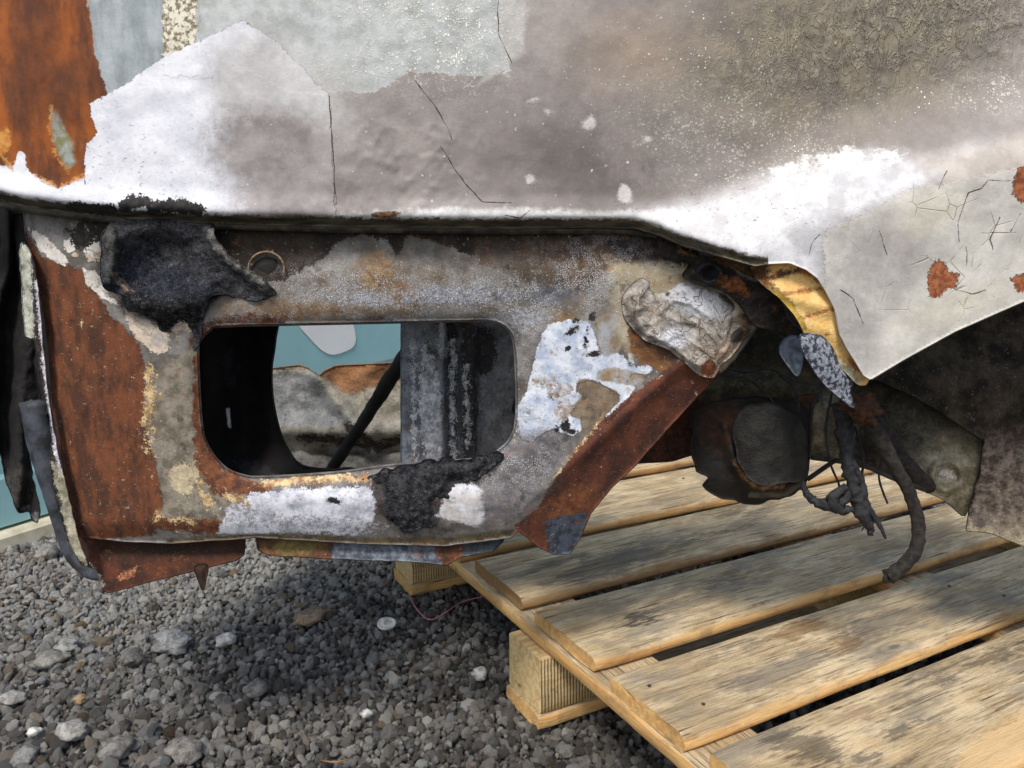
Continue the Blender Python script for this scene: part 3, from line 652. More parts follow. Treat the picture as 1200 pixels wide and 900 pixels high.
LA = [
    L(PG((-90, -140), (104, -140), (100, 0), (112, 52), (126, 98), (140, 130), (130, 235), (-90, 235)), (160, 88, 36), (96, 56, 36), (3.5, 1.5), 1.2, .85, -.2, 26, stretch=(1.6, 1, .55), contrast=(.36, .62)),
    L(PG((100, -140), (188, -140), (192, 66), (215, 90), (150, 130), (126, 110), (110, 60)), (168, 176, 180), (140, 150, 154), (3, 1), 1, .5, 0, 50, stretch=(1.4, 1, .4)),
    L(PG((58, 126), (66, 130), (84, 165), (88, 190), (78, 200), (62, 165)), (164, 172, 166), (132, 128, 92), (2, 1), 3, .5, 0, 100),
    L(PG((188, -140), (230, -140), (234, 40), (250, 90), (192, 90)), (226, 222, 204), (128, 116, 92), (3, 3), .8, .8, .2, 230, contrast=(.44, .58)),
    L(PG((230, -140), (583, -140), (590, 55), (600, 84), (556, 88), (480, 84), (440, 108), (385, 108), (345, 110), (285, 80), (230, 60)), (190, 194, 194), (168, 172, 170), (3, 2), 1, .45, -.15, 60),
    L(PG((584, -140), (622, -140), (614, 60), (585, 85), (560, 100), (583, 70)), (196, 195, 191), (182, 180, 176), (3, 1), 4, .5, 0, 60, fade=.8),
    # brown soot over primer; the shade of the swage is painted in too
    L(UN(EL(880, 180, 190, 45, -14), EL(330, 210, 75, 62, 20), EL(700, 190, 130, 60, 0)), (98, 90, 86), (132, 124, 120), (5, 1), 55, .6, 0, 18, fade=.85),
    L(UN(EL(980, 40, 210, 110, -10)), (132, 122, 102), (108, 100, 88), (5, 1), 60, .5, 0, 40, fade=.9),
    L(UN(EL(735, 62, 60, 40, 0)), (158, 136, 116), (150, 134, 118), (8, 2), 40, .6, 0, 18, fade=.6),
    # white paint, lower left
    L(PG((-90, 176), (0, 192), (14, 196), (22, 178), (30, 180), (31, 196), (45, 207), (68, 220), (99, 207), (100, 172), (113, 155), (105, 122), (150, 97), (182, 72), (240, 44), (285, 24), (325, 50), (362, 88), (386, 112), (389, 180), (393, 246), (393, 262), (-90, 262)), *WHITE, edge=(3.4, 1.4), soft=.6, rough=.55, h=.8, ns=34, contrast=(.3, .7)),
    L(UN(EL(310, 100, 70, 60, 40), EL(350, 130, 70, 60)), (196, 194, 192), (176, 172, 170), (9, 3), 24, .6, 0, 30, fade=.8), L(UN(EL(325, 180, 82, 50, 12), EL(352, 225, 80, 50, 0)), (128, 120, 118), (158, 151, 149), (9, 3), 18, .6, 0, 30, fade=.92),
    L(UN(LN(7, (395, 260), (480, 254), (600, 252), (700, 256), (800, 252)), EL(540, 254, 110, 10, -1)), (232, 232, 232), (196, 195, 194), (4, 1), 5, .5, .2, 40),
    # white paint on the flare, its sunlit brightness put into the colour
    L(PG((700, 262), (780, 246), (845, 230), (905, 206), (960, 194), (1020, 180), (1060, 188), (1085, 196), (1150, 170), (1165, 176), (1110, 204), (1070, 222), (1010, 250), (968, 272), (963, 322), (1000, 330), (925, 330), (860, 320), (760, 290)), (226, 226, 230), (190, 189, 192), (4, .8), 20, .5, .2, 40), L(UN(EL(985, 188, 34, 12, -10), EL(1008, 196, 14, 12), EL(1040, 184, 16, 8), EL(926, 200, 24, 8, -20)), (240, 240, 242), (230, 228, 226), (10, 3), 5, .5, .3, 70, fade=.85),
    L(PG((1080, 190), (1220, 150), (1400, 90), (1400, 240), (1150, 240)), (200, 192, 184), (180, 172, 164), (5, 2), 18, .6, .1, 50), L(PG((966, 274), (1010, 252), (1068, 222), (1130, 210), (1230, 190), (1400, 128), (1400, 400), (1020, 460), (985, 400), (966, 340)), (208, 205, 198), (180, 177, 170), (4, 2), 2.5, .85, .5, 34, contrast=(.3, .7)),
    L(UN(EL(1040, 300, 60, 40, -30), EL(1000, 380, 26, 50, -20)), (142, 138, 136), (164, 160, 156), (9, 4), 18, .85, 0, 60, fade=.7),
    L(UN(EL(1120, 360, 60, 16, -20), EL(1090, 250, 40, 22, -30)), (222, 216, 200), (200, 194, 176), (9, 4), 14, .85, 0, 60, fade=.6), L(UN(PG((1090, 312), (1100, 304), (1108, 310), (1112, 318), (1122, 322), (1120, 336), (1110, 340), (1098, 350), (1088, 348), (1087, 330)), PG((1187, 214), (1194, 196), (1215, 190), (1215, 240), (1196, 237), (1187, 230)), PG((1184, 326), (1196, 320), (1215, 318), (1215, 342), (1192, 342))), (170, 104, 66), (118, 66, 42), (3, 3), .7, .9, -1.0, 200),
    # olive and black seam along the rolled lip
    L(lambda x, y: np.where(x < 900, y - np.interp(x, [p[0] for p in lip[:13]], [p[1] - 11 for p in lip[:13]]), -20), (92, 84, 66), (44, 38, 30), (3, 2), 2, .5, -.1, 130, stretch=(.25, 1, 1)),
    L(UN(LN(7, (84, 243), (130, 246)), LN(8, (145, 240), (168, 236)), LN(8, (178, 244), (205, 241), (232, 246)), EL(155, 234, 9, 7)), (22, 20, 20), (50, 46, 44), (5, 3.5), .6, .7, .8, 160),
    L(UN(EL(38, 60, 30, 60), EL(70, 105, 26, 40, 20)), (76, 46, 34), (104, 60, 38), (8, 3), 20, .85, 0, 60, fade=.7), L(UN(LN(1.2, (60, 126), (58, 150), (66, 182), (80, 202)), LN(2.2, (0, 181), (12, 195)), EL(5, 165, 8, 14), LN(1.5, (40, 205), (68, 220), (98, 206))), (196, 124, 52), (214, 160, 84), (4, 3), 1.5, .8, .2, 150, fade=.8),
    L(UN(EL(452, 252, 16, 4, -4)), (140, 102, 66), (76, 54, 38), (1.5, 1), .8, .8, -.6, 200),
    L(UN(EL(690, 144, 9, 6, -40), EL(622, 211, 5, 4), EL(733, 228, 8, 10), EL(643, 131, 3, 2), EL(758, 164, 4, 3), EL(592, 88, 3, 3), EL(624, 118, 5, 2, -20)), (206, 200, 195), (192, 186, 181), (4, 2), 3, .6, .3, 60),
]
def overA(T, col, hh):
    g = T.n('ShaderNodeNewGeometry'); T.tc_keep = T.tc
    def amask(i): return T.attr('s%d' % i).outputs['Fac']
    col, hh = specks(T, col, hh, 300, amask(0), (246, 244, 238), (.30, .12), 1, .8)
    col, hh = specks(T, col, hh, 420, amask(1), (246, 243, 232), (.7, .18), 3, .95); col, hh = specks(T, col, hh, 760, amask(1), (246, 242, 222), (.6, .18), 6, .9)
    col, hh = specks(T, col, hh, 150, amask(2), (236, 232, 226), (.20, .05), 5, .4)
    wn = T.mapr(T.noise(70, 5, .7, off=51), .38, .62, .15, 1.15); c = T.mapr(T.math('DIVIDE', T.math('ABSOLUTE', T.attr('crk').outputs['Fac']), wn), .2, .9, 1.0, 0.0); m = T.mapr(T.attr('crm').outputs['Fac'], .4, .6)
    c = T.math('MULTIPLY', c, m); col = T.mix(T.math('MULTIPLY', c, .8), col, lin((66, 52, 42))); hh = T.math('MULTIPLY_ADD', c, -1.5, hh)
    fk = T.math('MULTIPLY', T.mapr(T.noise(200, 5, .7, off=63), .60, .68), amask(4)); col = T.mix(T.math('MULTIPLY', fk, .35), col, lin((150, 148, 156)))
    # dark pitting and dirt
    d = T.noise(180, 5, .7, off=21); col = T.mix(T.mapr(d, .66, .78, 0, .35), col, lin((96, 88, 80)))
    wk = T.noise(95, 4, .65, .9, off=8, vec=T.vec((1, 1, .55))); w_ = T.math('MULTIPLY', T.mapr(T.math('ABSOLUTE', T.math('SUBTRACT', wk, .5)), 0.0, .07, 1.0, 0.0), amask(3))
    col = T.mix(T.math('MULTIPLY', w_, .45), col, lin((186, 176, 154))); hh = T.math('MULTIPLY_ADD', w_, 1.3, hh)  # wrinkle crests lightened, their highlights put into the colour
    ws = T.math('MULTIPLY', T.mapr(T.noise(240, 3, .6, off=61, vec=T.vec((1, 1, 2.2), rot=(0, .5, 0))), .66, .72), amask(4)); col = T.mix(T.math('MULTIPLY', ws, .5), col, lin((120, 116, 118))); hh = T.math('MULTIPLY_ADD', ws, -.8, hh)
    cc = T.voro(38, 'DISTANCE_TO_EDGE', vec=None); cv = T.math('MULTIPLY', T.math('MULTIPLY', T.mapr(cc, .0, .02, 1.0, 0.0), T.mapr(T.noise(30, 3, .6, off=71), .5, .6)), amask(5)); col = T.mix(T.math('MULTIPLY', cv, .35), col, lin((140, 122, 100))); hh = T.math('MULTIPLY_ADD', cv, -.5, hh)
    return col, hh
matA = layered('scorched_white_paint', dict(c1=(160, 152, 148), c2=(140, 133, 130), ns=30, rough=.55), LA, dict(over=overA), spec=.4, grain=.055, bumps=((48, .5), (420, .22)), dist=.0011)
A = sheet('side_panel', PA, depA, matA, car, LA, step=2.6, flange=[(1.0, .0015), (1.0, .005), (-2, .012), (-10, .020)])
def crack_attrs(o, n, px, cracks):
    X, Y = px; best = np.full(X.shape, 1e9); sg = np.zeros(X.shape); al = np.zeros(X.shape)
    for cr in cracks:
        cr = np.array(resample(list(cr) , 4)[: None]) if False else np.array(cr, float)
        # jitter the line so that it wanders like a real crack
        Q = []
        for a, b in zip(cr[:-1], cr[1:]):
            k = max(1, int(np.linalg.norm(b - a) / 7))
            for j in range(k): Q.append(a + (b - a) * j / k)
        Q.append(cr[-1]); Q = np.array(Q); Q[1:-1] += 1.7 * np.stack([fbm(Q[1:-1, 0], Q[1:-1, 1], 9, 3), fbm(Q[1:-1, 0], Q[1:-1, 1], 9, 5)], -1)
        for i, (a, b) in enumerate(zip(Q[:-1], Q[1:])):
            d = b - a; L2 = d @ d + 1e-9; t0 = ((X - a[0]) * d[0] + (Y - a[1]) * d[1]) / L2; t = np.clip(t0, 0, 1)
            dist = np.hypot(X - a[0] - t * d[0], Y - a[1] - t * d[1]); m = dist < best
            s = np.sign(d[0] * (Y - a[1]) - d[1] * (X - a[0])); best = np.where(m, dist, best); sg = np.where(m, s, sg)
            end = ((i == 0) & (t0 < -.05)) | ((i == len(Q) - 2) & (t0 > 1.05)); al = np.where(m, np.where(end, 0, 1), al)
    setattr_pt(o, 'crk', np.clip(best * sg, -8, 8)); setattr_pt(o, 'crm', al * (best < 5))
def px_of(o):
    n = len(o.data.vertices); a = np.empty(n * 3, np.float32); o.data.vertices.foreach_get('co', a); return proj(a.reshape(-1, 3).astype(float))
pa = px_of(A); X, Y = pa
g = lambda cx, cy, rx, ry, rot=0: np.exp(-(((X - cx) * math.cos(math.radians(rot)) + (Y - cy) * math.sin(math.radians(rot))) / rx) ** 2 - ((-(X - cx) * math.sin(math.radians(rot)) + (Y - cy) * math.cos(math.radians(rot))) / ry) ** 2)
setattr_pt(A, 's0', np.clip(1.0 * g(850, 50, 80, 110) + g(1150, 100, 160, 26, -14) + .8 * g(940, 195, 60, 22, -16) + .5 * g(1000, 150, 120, 20, -20) + .6 * g(720, 90, 60, 60) + .4 * g(1180, 60, 40, 60), 0, 1))
setattr_pt(A, 's1', np.clip(1.1 * g(535, 40, 48, 52) + .7 * g(450, 75, 60, 25) + .8 * g(480, 10, 90, 20) + .6 * g(920, 200, 60, 20, -10) + .8 * g(1180, 110, 60, 20) + .35 * g(860, 150, 120, 60), 0, 1))
setattr_pt(A, 's2', np.clip(g(520, 190, 120, 60) + .8 * g(320, 180, 60, 50) + .7 * g(760, 200, 90, 50) + .5 * g(640, 130, 80, 60), 0, 1))
setattr_pt(A, 's3', np.clip(g(1010, 45, 130, 60, -12) + .5 * g(1150, 20, 80, 50), 0, 1))
setattr_pt(A, 's4', np.clip(g(170, 190, 110, 70) + g(850, 260, 120, 40), 0, 1)); setattr_pt(A, 's5', np.clip(1.3 * g(1120, 290, 110, 90), 0, 1))
crack_attrs(A, 0, pa, [[(386, 112), (388, 150), (391, 190), (394, 240)], [(487, 95), (508, 122), (524, 150), (530, 165)], [(516, 172), (545, 215), (565, 236), (598, 238)], [(583, -20), (584, 40), (600, 74)],
    [(1124, 283), (1123, 262), (1134, 226), (1150, 222), (1158, 211), (1185, 212)], [(1133, 312), (1132, 290)], [(1172, 255), (1160, 280), (1164, 292)], [(1196, 250), (1184, 272)],
    [(1120, 340), (1140, 345), (1155, 340)], [(1100, 222), (1110, 200)], [(948, 300), (952, 284), (960, 276)], [(1030, 270), (1040, 300)], [(985, 340), (1000, 350), (1012, 380)],
    [(592, 252), (610, 256), (622, 246)], [(99, 208), (100, 216)]])

# --- lower panel with the rounded opening
hole = smooth_poly([(231, 420), (233, 400), (246, 386), (266, 381), (400, 378), (540, 375), (575, 375), (594, 383), (603, 400), (606, 440), (606, 490), (600, 512), (588, 526), (562, 538), (470, 545), (390, 555), (310, 560), (284, 558), (262, 548), (243, 524), (235, 495)], 4)
PB = resample([(26, 225), (820, 225), (900, 300), (905, 360), (884, 388), (862, 420), (820, 462), (780, 505), (745, 545), (716, 572), (692, 602), (680, 630), (668, 649), (648, 650), (630, 640), (608, 622), (598, 630), (520, 640), (420, 637), (300, 630), (200, 637), (140, 634), (92, 629), (82, 590), (72, 540), (62, 480), (56, 400), (46, 330), (30, 275)], 4, .8, 3, 8)
def depB(x, y):
    sh = poly_sdf(x, y, hole)  # negative outside the hole
    o = -sh
    d = Yb(x) + .024 + .0075 * np.clip(1 - o / 20, 0, 1) ** 2
    n = np.array([.67, .74]); s = (x - 640) * n[0] + (y - 570) * n[1]     # beyond the fold the brace turns away
    d = d + np.clip(s, 0, 90) * .00042 * sstep(x, 560, 640)
    d = d - .004 * np.exp(-(s / 9) ** 2) * sstep(x, 600, 660)
    d = d + .012 * sstep(y, 608, 640) * sstep(x, 640, 560) + .018 * np.clip((np.interp(y, [225, 330, 400, 480, 590, 640], [60, 76, 86, 92, 112, 120]) - x) / 34, 0, 1.3) ** 2
    d = d - .006 * np.exp(-((y - 585 - .0 * x) / 22) ** 2) * sstep(x, 640, 560) * sstep(x, 230, 300)
    d = d - .004 * sstep(y, 300, 330) * sstep(x, 180, 330)
    d = d + .024 * np.exp(-(((x - 185) / 62) ** 2 + ((y - 318) / 50) ** 2) ** 2)
    d = d + .0016 * fbm(x, y, 70, 11) + .0005 * fbm(x, y, 14, 12)
    return d
shade_gray = (118, 114, 108)
LB = [
    L(PG((250, 330), (420, 300), (600, 330), (730, 300), (720, 420), (620, 400), (600, 372), (250, 378)), (148, 146, 144), (110, 98, 84), (6, 3), 8, .6, 0, 46),
    L(UN(EL(440, 322, 20, 26), EL(360, 362, 60, 9), EL(470, 345, 24, 14), EL(700, 300, 40, 22), EL(660, 378, 20, 12, 20)), (150, 116, 66), (108, 82, 56), (8, 4), 12, .8, 0, 120, fade=.85),
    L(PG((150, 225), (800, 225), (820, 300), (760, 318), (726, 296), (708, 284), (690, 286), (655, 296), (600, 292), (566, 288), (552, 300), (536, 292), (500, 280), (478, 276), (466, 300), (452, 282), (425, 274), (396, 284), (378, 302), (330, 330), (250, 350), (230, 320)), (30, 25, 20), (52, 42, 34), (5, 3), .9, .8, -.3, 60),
    L(PG((560, 280), (700, 280), (716, 310), (690, 340), (650, 346), (600, 322), (556, 310)), (84, 66, 50), (60, 50, 42), (5, 3), 6, .8, 0, 50, fade=.9),
    L(PG((170, 440), (235, 400), (238, 500), (250, 545), (310, 566), (300, 620), (195, 622), (186, 560)), (142, 134, 120), (104, 96, 84), (6, 4), 2, .75, .1, 90),
    L(PG((30, 268), (46, 300), (96, 316), (132, 372), (165, 404), (172, 438), (170, 490), (183, 540), (190, 590), (182, 626), (60, 640), (30, 500)), (116, 68, 42), (78, 48, 34), (4, 2.5), .9, .88, -.3, 60, stretch=(1.5, 1, .5)),
    L(UN(PG((228, 500), (240, 500), (262, 548), (300, 566), (320, 566), (316, 580), (250, 580), (228, 545)), LN(6, (228, 400), (240, 384), (266, 375), (330, 374)), LN(4, (231, 420), (230, 500)), LN(9, (190, 612), (225, 616), (262, 618))), (118, 70, 42), (84, 50, 34), (5, 3), 1.5, .85, 0, 130),
    L(UN(LN(4, (176, 430), (174, 460), (172, 500), (180, 532)), EL(178, 462, 7, 12), LN(4, (232, 568), (246, 590)), LN(3, (185, 604), (225, 612))), (214, 190, 144), (160, 128, 88), (9, 7), 1, .8, .3, 150),
    L(UN(PG((33, 266), (58, 278), (80, 304), (76, 312), (60, 306), (44, 290)), PG((96, 312), (116, 320), (142, 345), (146, 356), (138, 358), (118, 350), (100, 330)), EL(108, 292, 10, 16), EL(82, 288, 8, 9)), (236, 232, 226), (216, 210, 202), (3.5, 2), .6, .6, .9, 60), L(UN(EL(88, 298, 5, 4), EL(104, 303, 6, 3, 40), EL(118, 300, 7, 8), EL(128, 310, 5, 4), PG((150, 356), (166, 366), (184, 384), (176, 392), (160, 380))), (230, 218, 200), (206, 186, 160), (3, 2.5), .6, .6, .7, 90),
    L(PG((143, 352), (158, 360), (175, 374), (186, 382), (194, 380), (200, 400), (196, 412), (184, 415), (166, 404), (150, 382)), (212, 196, 176), (160, 152, 148), (4, 3), 1.5, .7, .7, 60),
    L(UN(EL(98, 282, 12, 10), EL(118, 270, 40, 12)), (30, 26, 26), (48, 44, 40), (6, 5), .8, .8, .3, 120),
    L(UN(PG((430, 560), (600, 528), (560, 575), (520, 606), (480, 628), (440, 604)), EL(190, 318, 72, 56)), (40, 38, 40), (66, 62, 62), (7, 5), 6, .85, 0, 120, fade=.9),
    # bright paint left on the sill
    L(PG((262, 606), (276, 590), (296, 578), (350, 572), (432, 568), (440, 590), (436, 616), (415, 628), (345, 624), (300, 628), (255, 626)), (228, 230, 240), (176, 178, 190), (5, 3), 1.5, .5, .6, 60, contrast=(.42, .66)), L(UN(EL(350, 612, 50, 8), EL(420, 618, 30, 6), EL(280, 600, 20, 12)), (120, 118, 122), (210, 212, 222), (9, 8), 1.5, .6, 0, 260, fade=.8),
    L(UN(LN(4, (310, 566), (345, 563), (430, 560)), LN(4, (270, 582), (290, 590))), (218, 194, 148), (150, 108, 66), (6, 5), 2, .6, 0, 110),  # yellowish strip paints in the sunlit bottom edge of the opening
    L(PG((512, 604), (524, 578), (532, 566), (556, 568), (568, 574), (570, 608), (560, 618), (530, 612)), (226, 228, 236), (198, 192, 190), (3, 2), 2, .55, .5, 60),
    L(PG((566, 570), (640, 520), (690, 500), (650, 560), (616, 606), (570, 620)), (122, 116, 116), (88, 84, 84), (7, 4), 6, .6, 0, 60, fade=.85),
    L(LN(4, (200, 634), (300, 629), (420, 634), (520, 634), (600, 624)), (70, 62, 50), (104, 90, 66), (3, 2), 3, .6, 0, 60),
    L(UN(EL(560, 348, 60, 9, -2), EL(640, 345, 40, 12), EL(470, 380, 30, 5), EL(640, 420, 12, 40, 5)), (70, 74, 86), (104, 108, 118), (8, 5), 7, .55, 0, 90, fade=.85),
    L(UN(EL(520, 345, 60, 10), EL(430, 350, 36, 8), EL(612, 372, 30, 10)), (176, 180, 192), (132, 134, 142), (10, 8), 4, .6, .2, 260, contrast=(.42, .58), fade=.8),
    # flaking blue white patch right of the opening
    L(UN(PG((642, 380), (665, 374), (692, 376), (700, 400), (703, 415), (718, 411), (732, 418), (737, 428), (755, 430), (756, 438), (737, 438), (744, 455), (735, 472), (718, 488), (711, 496), (708, 486), (722, 472), (726, 464), (716, 455), (700, 447), (688, 445), (676, 452), (676, 460), (688, 462), (684, 468), (676, 475), (668, 485), (682, 487), (681, 505), (672, 512), (660, 508), (650, 503), (640, 505), (622, 520), (610, 512), (605, 480), (616, 460), (622, 435), (628, 410)), EL(740, 417, 4.2, 4.2), EL(760, 432, 5, 5), LN(1.5, (740, 420), (742, 428))), (220, 226, 236), (172, 184, 208), (2.6, 1.4), .6, .5, .7, 50, contrast=(.40, .66)),
    L(PG((697, 446), (702, 434), (715, 430), (738, 434), (756, 441), (752, 450), (735, 452), (712, 447)), (148, 126, 96), (172, 178, 186), (2.5, 1), 1.2, .6, 0, 60),
    L(PG((675, 452), (676, 446), (686, 444), (700, 450), (725, 460), (727, 470), (712, 486), (696, 500), (684, 512), (680, 490), (668, 489), (666, 478), (678, 470), (684, 464), (677, 460)), (140, 124, 104), (112, 98, 82), (2, 1), .8, .7, -.2, 60),
    L(PG((588, 520), (608, 508), (640, 505), (660, 512), (655, 540), (620, 590), (590, 604), (560, 600), (575, 560)), (128, 124, 126), (92, 90, 94), (5, 3), 8, .6, 0, 70, fade=.85),
    L(UN(EL(669, 389, 8, 4, -30), LN(1.6, (690, 384), (686, 396), (688, 402), (684, 406)), EL(694, 372, 3, 6, 20), EL(665, 409, 3, 3), EL(697, 415, 7, 3.4, -10), EL(663, 498, 6, 8), EL(672, 506, 5, 3), EL(652, 503, 3, 3), EL(648, 465, 5, 3, 20), EL(674, 376, 4, 2), EL(392, 587, 7, 2.6, 15)), (24, 22, 24), (38, 34, 34), (2.6, 2.2), .6, .7, -.8, 120),
    L(UN(EL(655, 457, 14, 9), EL(660, 480, 12, 12, 20), EL(634, 447, 10, 5)), (150, 130, 112), (196, 200, 210), (8, 5), 1, .7, -.1, 160),
    L(PG((700, 374), (714, 367), (726, 370), (733, 386), (733, 400), (725, 412), (708, 419), (700, 400)), (166, 170, 178), (134, 118, 92), (2, 1), 1.5, .5, .2, 36),
    # heat-browned metal round the melted blob
    L(PG((716, 310), (800, 300), (880, 350), (850, 440), (806, 430), (782, 400), (740, 420), (726, 390), (718, 350)), (190, 180, 158), (158, 146, 120), (5, 2), 8, .7, 0, 40),
    L(PG((734, 372), (742, 386), (764, 400), (800, 418), (786, 440), (774, 436), (752, 424), (738, 412)), (120, 80, 44), (70, 46, 32), (5, 3), 3, .75, -.1, 90, stretch=(.6, 1, 1)),
    L(PG((760, 270), (800, 290), (900, 330), (900, 372), (860, 350), (820, 318), (770, 306), (722, 306), (700, 280)), (34, 28, 24), (60, 52, 46), (7, 4), 5, .8, 0, 60),
    # rusty brace
    L(PG((800, 420), (856, 440), (790, 520), (740, 560), (702, 600), (660, 660), (606, 640), (604, 616), (630, 596), (652, 556), (690, 506), (740, 462)), (104, 58, 42), (70, 42, 34), (3, 2.5), 1.2, .85, -.1, 46, stretch=(1, 1, .7)),
    L(UN(LN(1.2, (640, 572), (668, 536), (706, 490))), (222, 200, 160), (150, 110, 70), (3, 2), 1.2, .6, .4, 200),
    L(EL(668, 590, 34, 14, -32), (150, 92, 54), (110, 64, 40), (6, 4), 8, .85, 0, 120, fade=.7),
    L(PG((640, 612), (652, 606), (690, 600), (676, 640), (668, 652), (648, 652), (640, 636)), (74, 84, 100), (46, 52, 62), (3, 2), 1, .5, .3, 120),
    L(UN(EL(959, 0, 1, 1), EL(216, 560, 16, 20)), (230, 214, 170), (196, 180, 150), (6, 5), 1, .7, .2, 180, fade=.6),
]
def overB(T, col, hh):
    am = lambda i: T.attr('s%d' % i).outputs['Fac']
    # crazed paint: fine pale grains parted by dark cracks
    v = T.voro(520, 'DISTANCE_TO_EDGE'); n = T.noise(70, 6, .65, off=17)
    k = T.math('MULTIPLY', T.mapr(v, .06, .2), T.mapr(n, .44, .56)); k = T.math('MULTIPLY', k, am(0))
    col = T.mix(T.math('MULTIPLY', k, .8), col, lin((206, 206, 208))); hh = T.math('MULTIPLY_ADD', k, .5, hh)
    v2 = T.voro(330, 'DISTANCE_TO_EDGE'); k2 = T.math('MULTIPLY', T.mapr(v2, .02, .08, 1.0, 0.0), am(1)); col = T.mix(T.math('MULTIPLY', k2, .6), col, lin((46, 40, 36))); hh = T.math('MULTIPLY_ADD', k2, -.4, hh)
    col, hh = specks(T, col, hh, 500, am(2), (238, 236, 230), (.4, .15), 2, .6)
    col, hh = grime(T, col, hh)
    d = T.noise(300, 5, .7, off=23); col = T.mix(T.mapr(d, .62, .76, 0, .5), col, lin((44, 36, 30)))
    return col, hh
matB = layered('burnt_lower_metal', dict(c1=(132, 130, 128), c2=(90, 84, 78), ns=44, rough=.65), LB, dict(over=overB), spec=.4, grain=.12, bumps=((90, .5), (500, .35)), dist=.0011)
B = sheet('lower_panel', PB, depB, matB, car, LB, holes=[hole], step=2.6, flange=[(.8, .002), (.6, .006), (-1, .014)], hole_flange=[(1.2, .002), (2.4, .006), (2.8, .012), (2.4, .018)])
X, Y = px_of(B)
setattr_pt(B, 's0', np.clip(g(700, 330, 60, 60) + g(500, 350, 120, 22) + g(600, 360, 60, 30) + g(620, 520, 36, 60, 40) + .7 * g(400, 340, 80, 30) + .6 * g(300, 375, 60, 12) + .9 * g(608, 430, 26, 80) + .9 * g(600, 545, 30, 30) - 1.6 * g(685, 440, 52, 62), 0, 1))
setattr_pt(B, 's1', np.clip(g(500, 350, 260, 45) + .8 * g(620, 560, 60, 40) - 1.5 * g(675, 440, 50, 60), 0, 1) * .8)
setattr_pt(B, 's2', np.clip(g(610, 530, 40, 30, -30) + .8 * g(220, 560, 30, 40) + .5 * g(690, 320, 60, 50) + .4 * g(230, 370, 60, 14), 0, 1))

# --- materials for the rest
mBlack = flatmat('hollow_dark', (20, 19, 19), (38, 36, 34), .75, 45, .8, .002)
mChar = flatmat('charred_plastic', (36, 38, 44), (66, 68, 76), .8, 180, 1, .0028, (.4, .62))
mCharD = flatmat('charred_rubber', (28, 28, 29), (50, 50, 50), .7, 70, .8, .002)
mDark = layered('sooty_steel', dict(c1=(52, 48, 42), c2=(32, 29, 26), ns=40, rough=.6), [], None, grain=.2)

# rolled seam bead under the lip
def bead():
    T = lambda x: float(np.interp(x, [p[0] for p in lip[:14]], [p[1] for p in lip[:14]]))
    pts = [W(x, T(x) + 2.0 - (3 if x > 760 else 0), float(Yb(x)) + .016) for x in range(-60, 800, 22)]
    tube('seam_bead', pts, .0042, layered('seam_soot', dict(c1=(74, 68, 54), c2=(24, 21, 18), ns=60, rough=.6), [], None, grain=.2), car, 8, .25, 3, 2)
bead()

# melted black plastic with a scooped hollow
PD = smooth_poly([(128, 262), (160, 256), (200, 257), (246, 260), (252, 282), (276, 306), (300, 322), (318, 336), (322, 346), (300, 352), (282, 350), (262, 345), (244, 352), (238, 374), (236, 400), (222, 416), (204, 412), (196, 392), (186, 384), (176, 372), (150, 362), (146, 346), (126, 338), (118, 310), (120, 282)], 3, 4.5, 4, 10)
def depD(x, y):
    r = np.sqrt(((x - 185) / 62) ** 2 + ((y - 312) / 46) ** 2)
    d = Yb(x) + .018 - .009 * np.exp(-((r - 1.05) / .28) ** 2) + .010 * sstep(r, 1.0, .2)
    d = d - .013 * np.exp(-(line_dist(x, y, [(246, 268), (268, 300), (308, 332)]) / 9) ** 2) - .009 * np.exp(-(line_dist(x, y, [(130, 270), (134, 300), (126, 330)]) / 8) ** 2)
    d = d + .010 * sstep(y, 360, 400)
    return d + .0040 * fbm(x, y, 20, 21, 6, .66) - .0016 * ridge(x * .8 + y * .5, y, 13, 22)
LD = [L(LN(8, (250, 276), (270, 300), (296, 320), (310, 332)), (176, 172, 164), (132, 130, 124), (4, 3), 1.5, .8, .3, 150),
      L(UN(LN(6, (128, 275), (132, 300), (126, 322))), (112, 112, 106), (70, 70, 66), (5, 4), 3, .8, .2, 150),
      L(UN(LN(4.5, (134, 322), (148, 338), (156, 346))), (226, 206, 184), (180, 140, 110), (3, 2), 1, .8, .2, 150),
      L(PG((146, 342), (200, 345), (238, 360), (232, 384), (210, 386), (198, 394), (180, 376), (152, 360)), (26, 25, 25), (40, 38, 36), (3, 2), 1.5, .8, -.5, 90),
      L(UN(EL(212, 396, 12, 18, 0)), (214, 196, 180), (196, 176, 158), (2, 1.5), .8, .7, .3, 60),
      L(UN(EL(190, 330, 60, 22, 10)), (62, 66, 78), (44, 47, 56), (7, 4), 12, .85, 0, 120)]
mD = layered('melted_black_plastic', dict(c1=(86, 86, 90), c2=(44, 44, 48), ns=60, rough=.95), LD, dict(over=fibre_relief), grain=.35, bumps=((190, 1.0), (700, .9)), dist=.004, spec=.12)
sheet('melted_plastic', PD, depD, mD, car, LD, step=2.2, flange=[(1, .003), (0, .008)])
# bolt hole with a curled bright rim
rim = [W(312 + 21 * math.cos(a), 315 + 20 * math.sin(a), float(Yb(312)) + .018) for a in np.linspace(math.radians(160), math.radians(385), 14)]
tube('hole_rim', rim, [.0004] + [.0011] * 12 + [.0003], flatmat('rim_metal', (150, 132, 104), (92, 76, 56), .5, 200), car, 6, .3)
o = blob('hole_dark', W(312, 316, float(Yb(312)) + .0255), (.0155, .004, .0150), mBlack, car, 3, .12, 2, 4)  # black blob standing for the darkness inside the hole

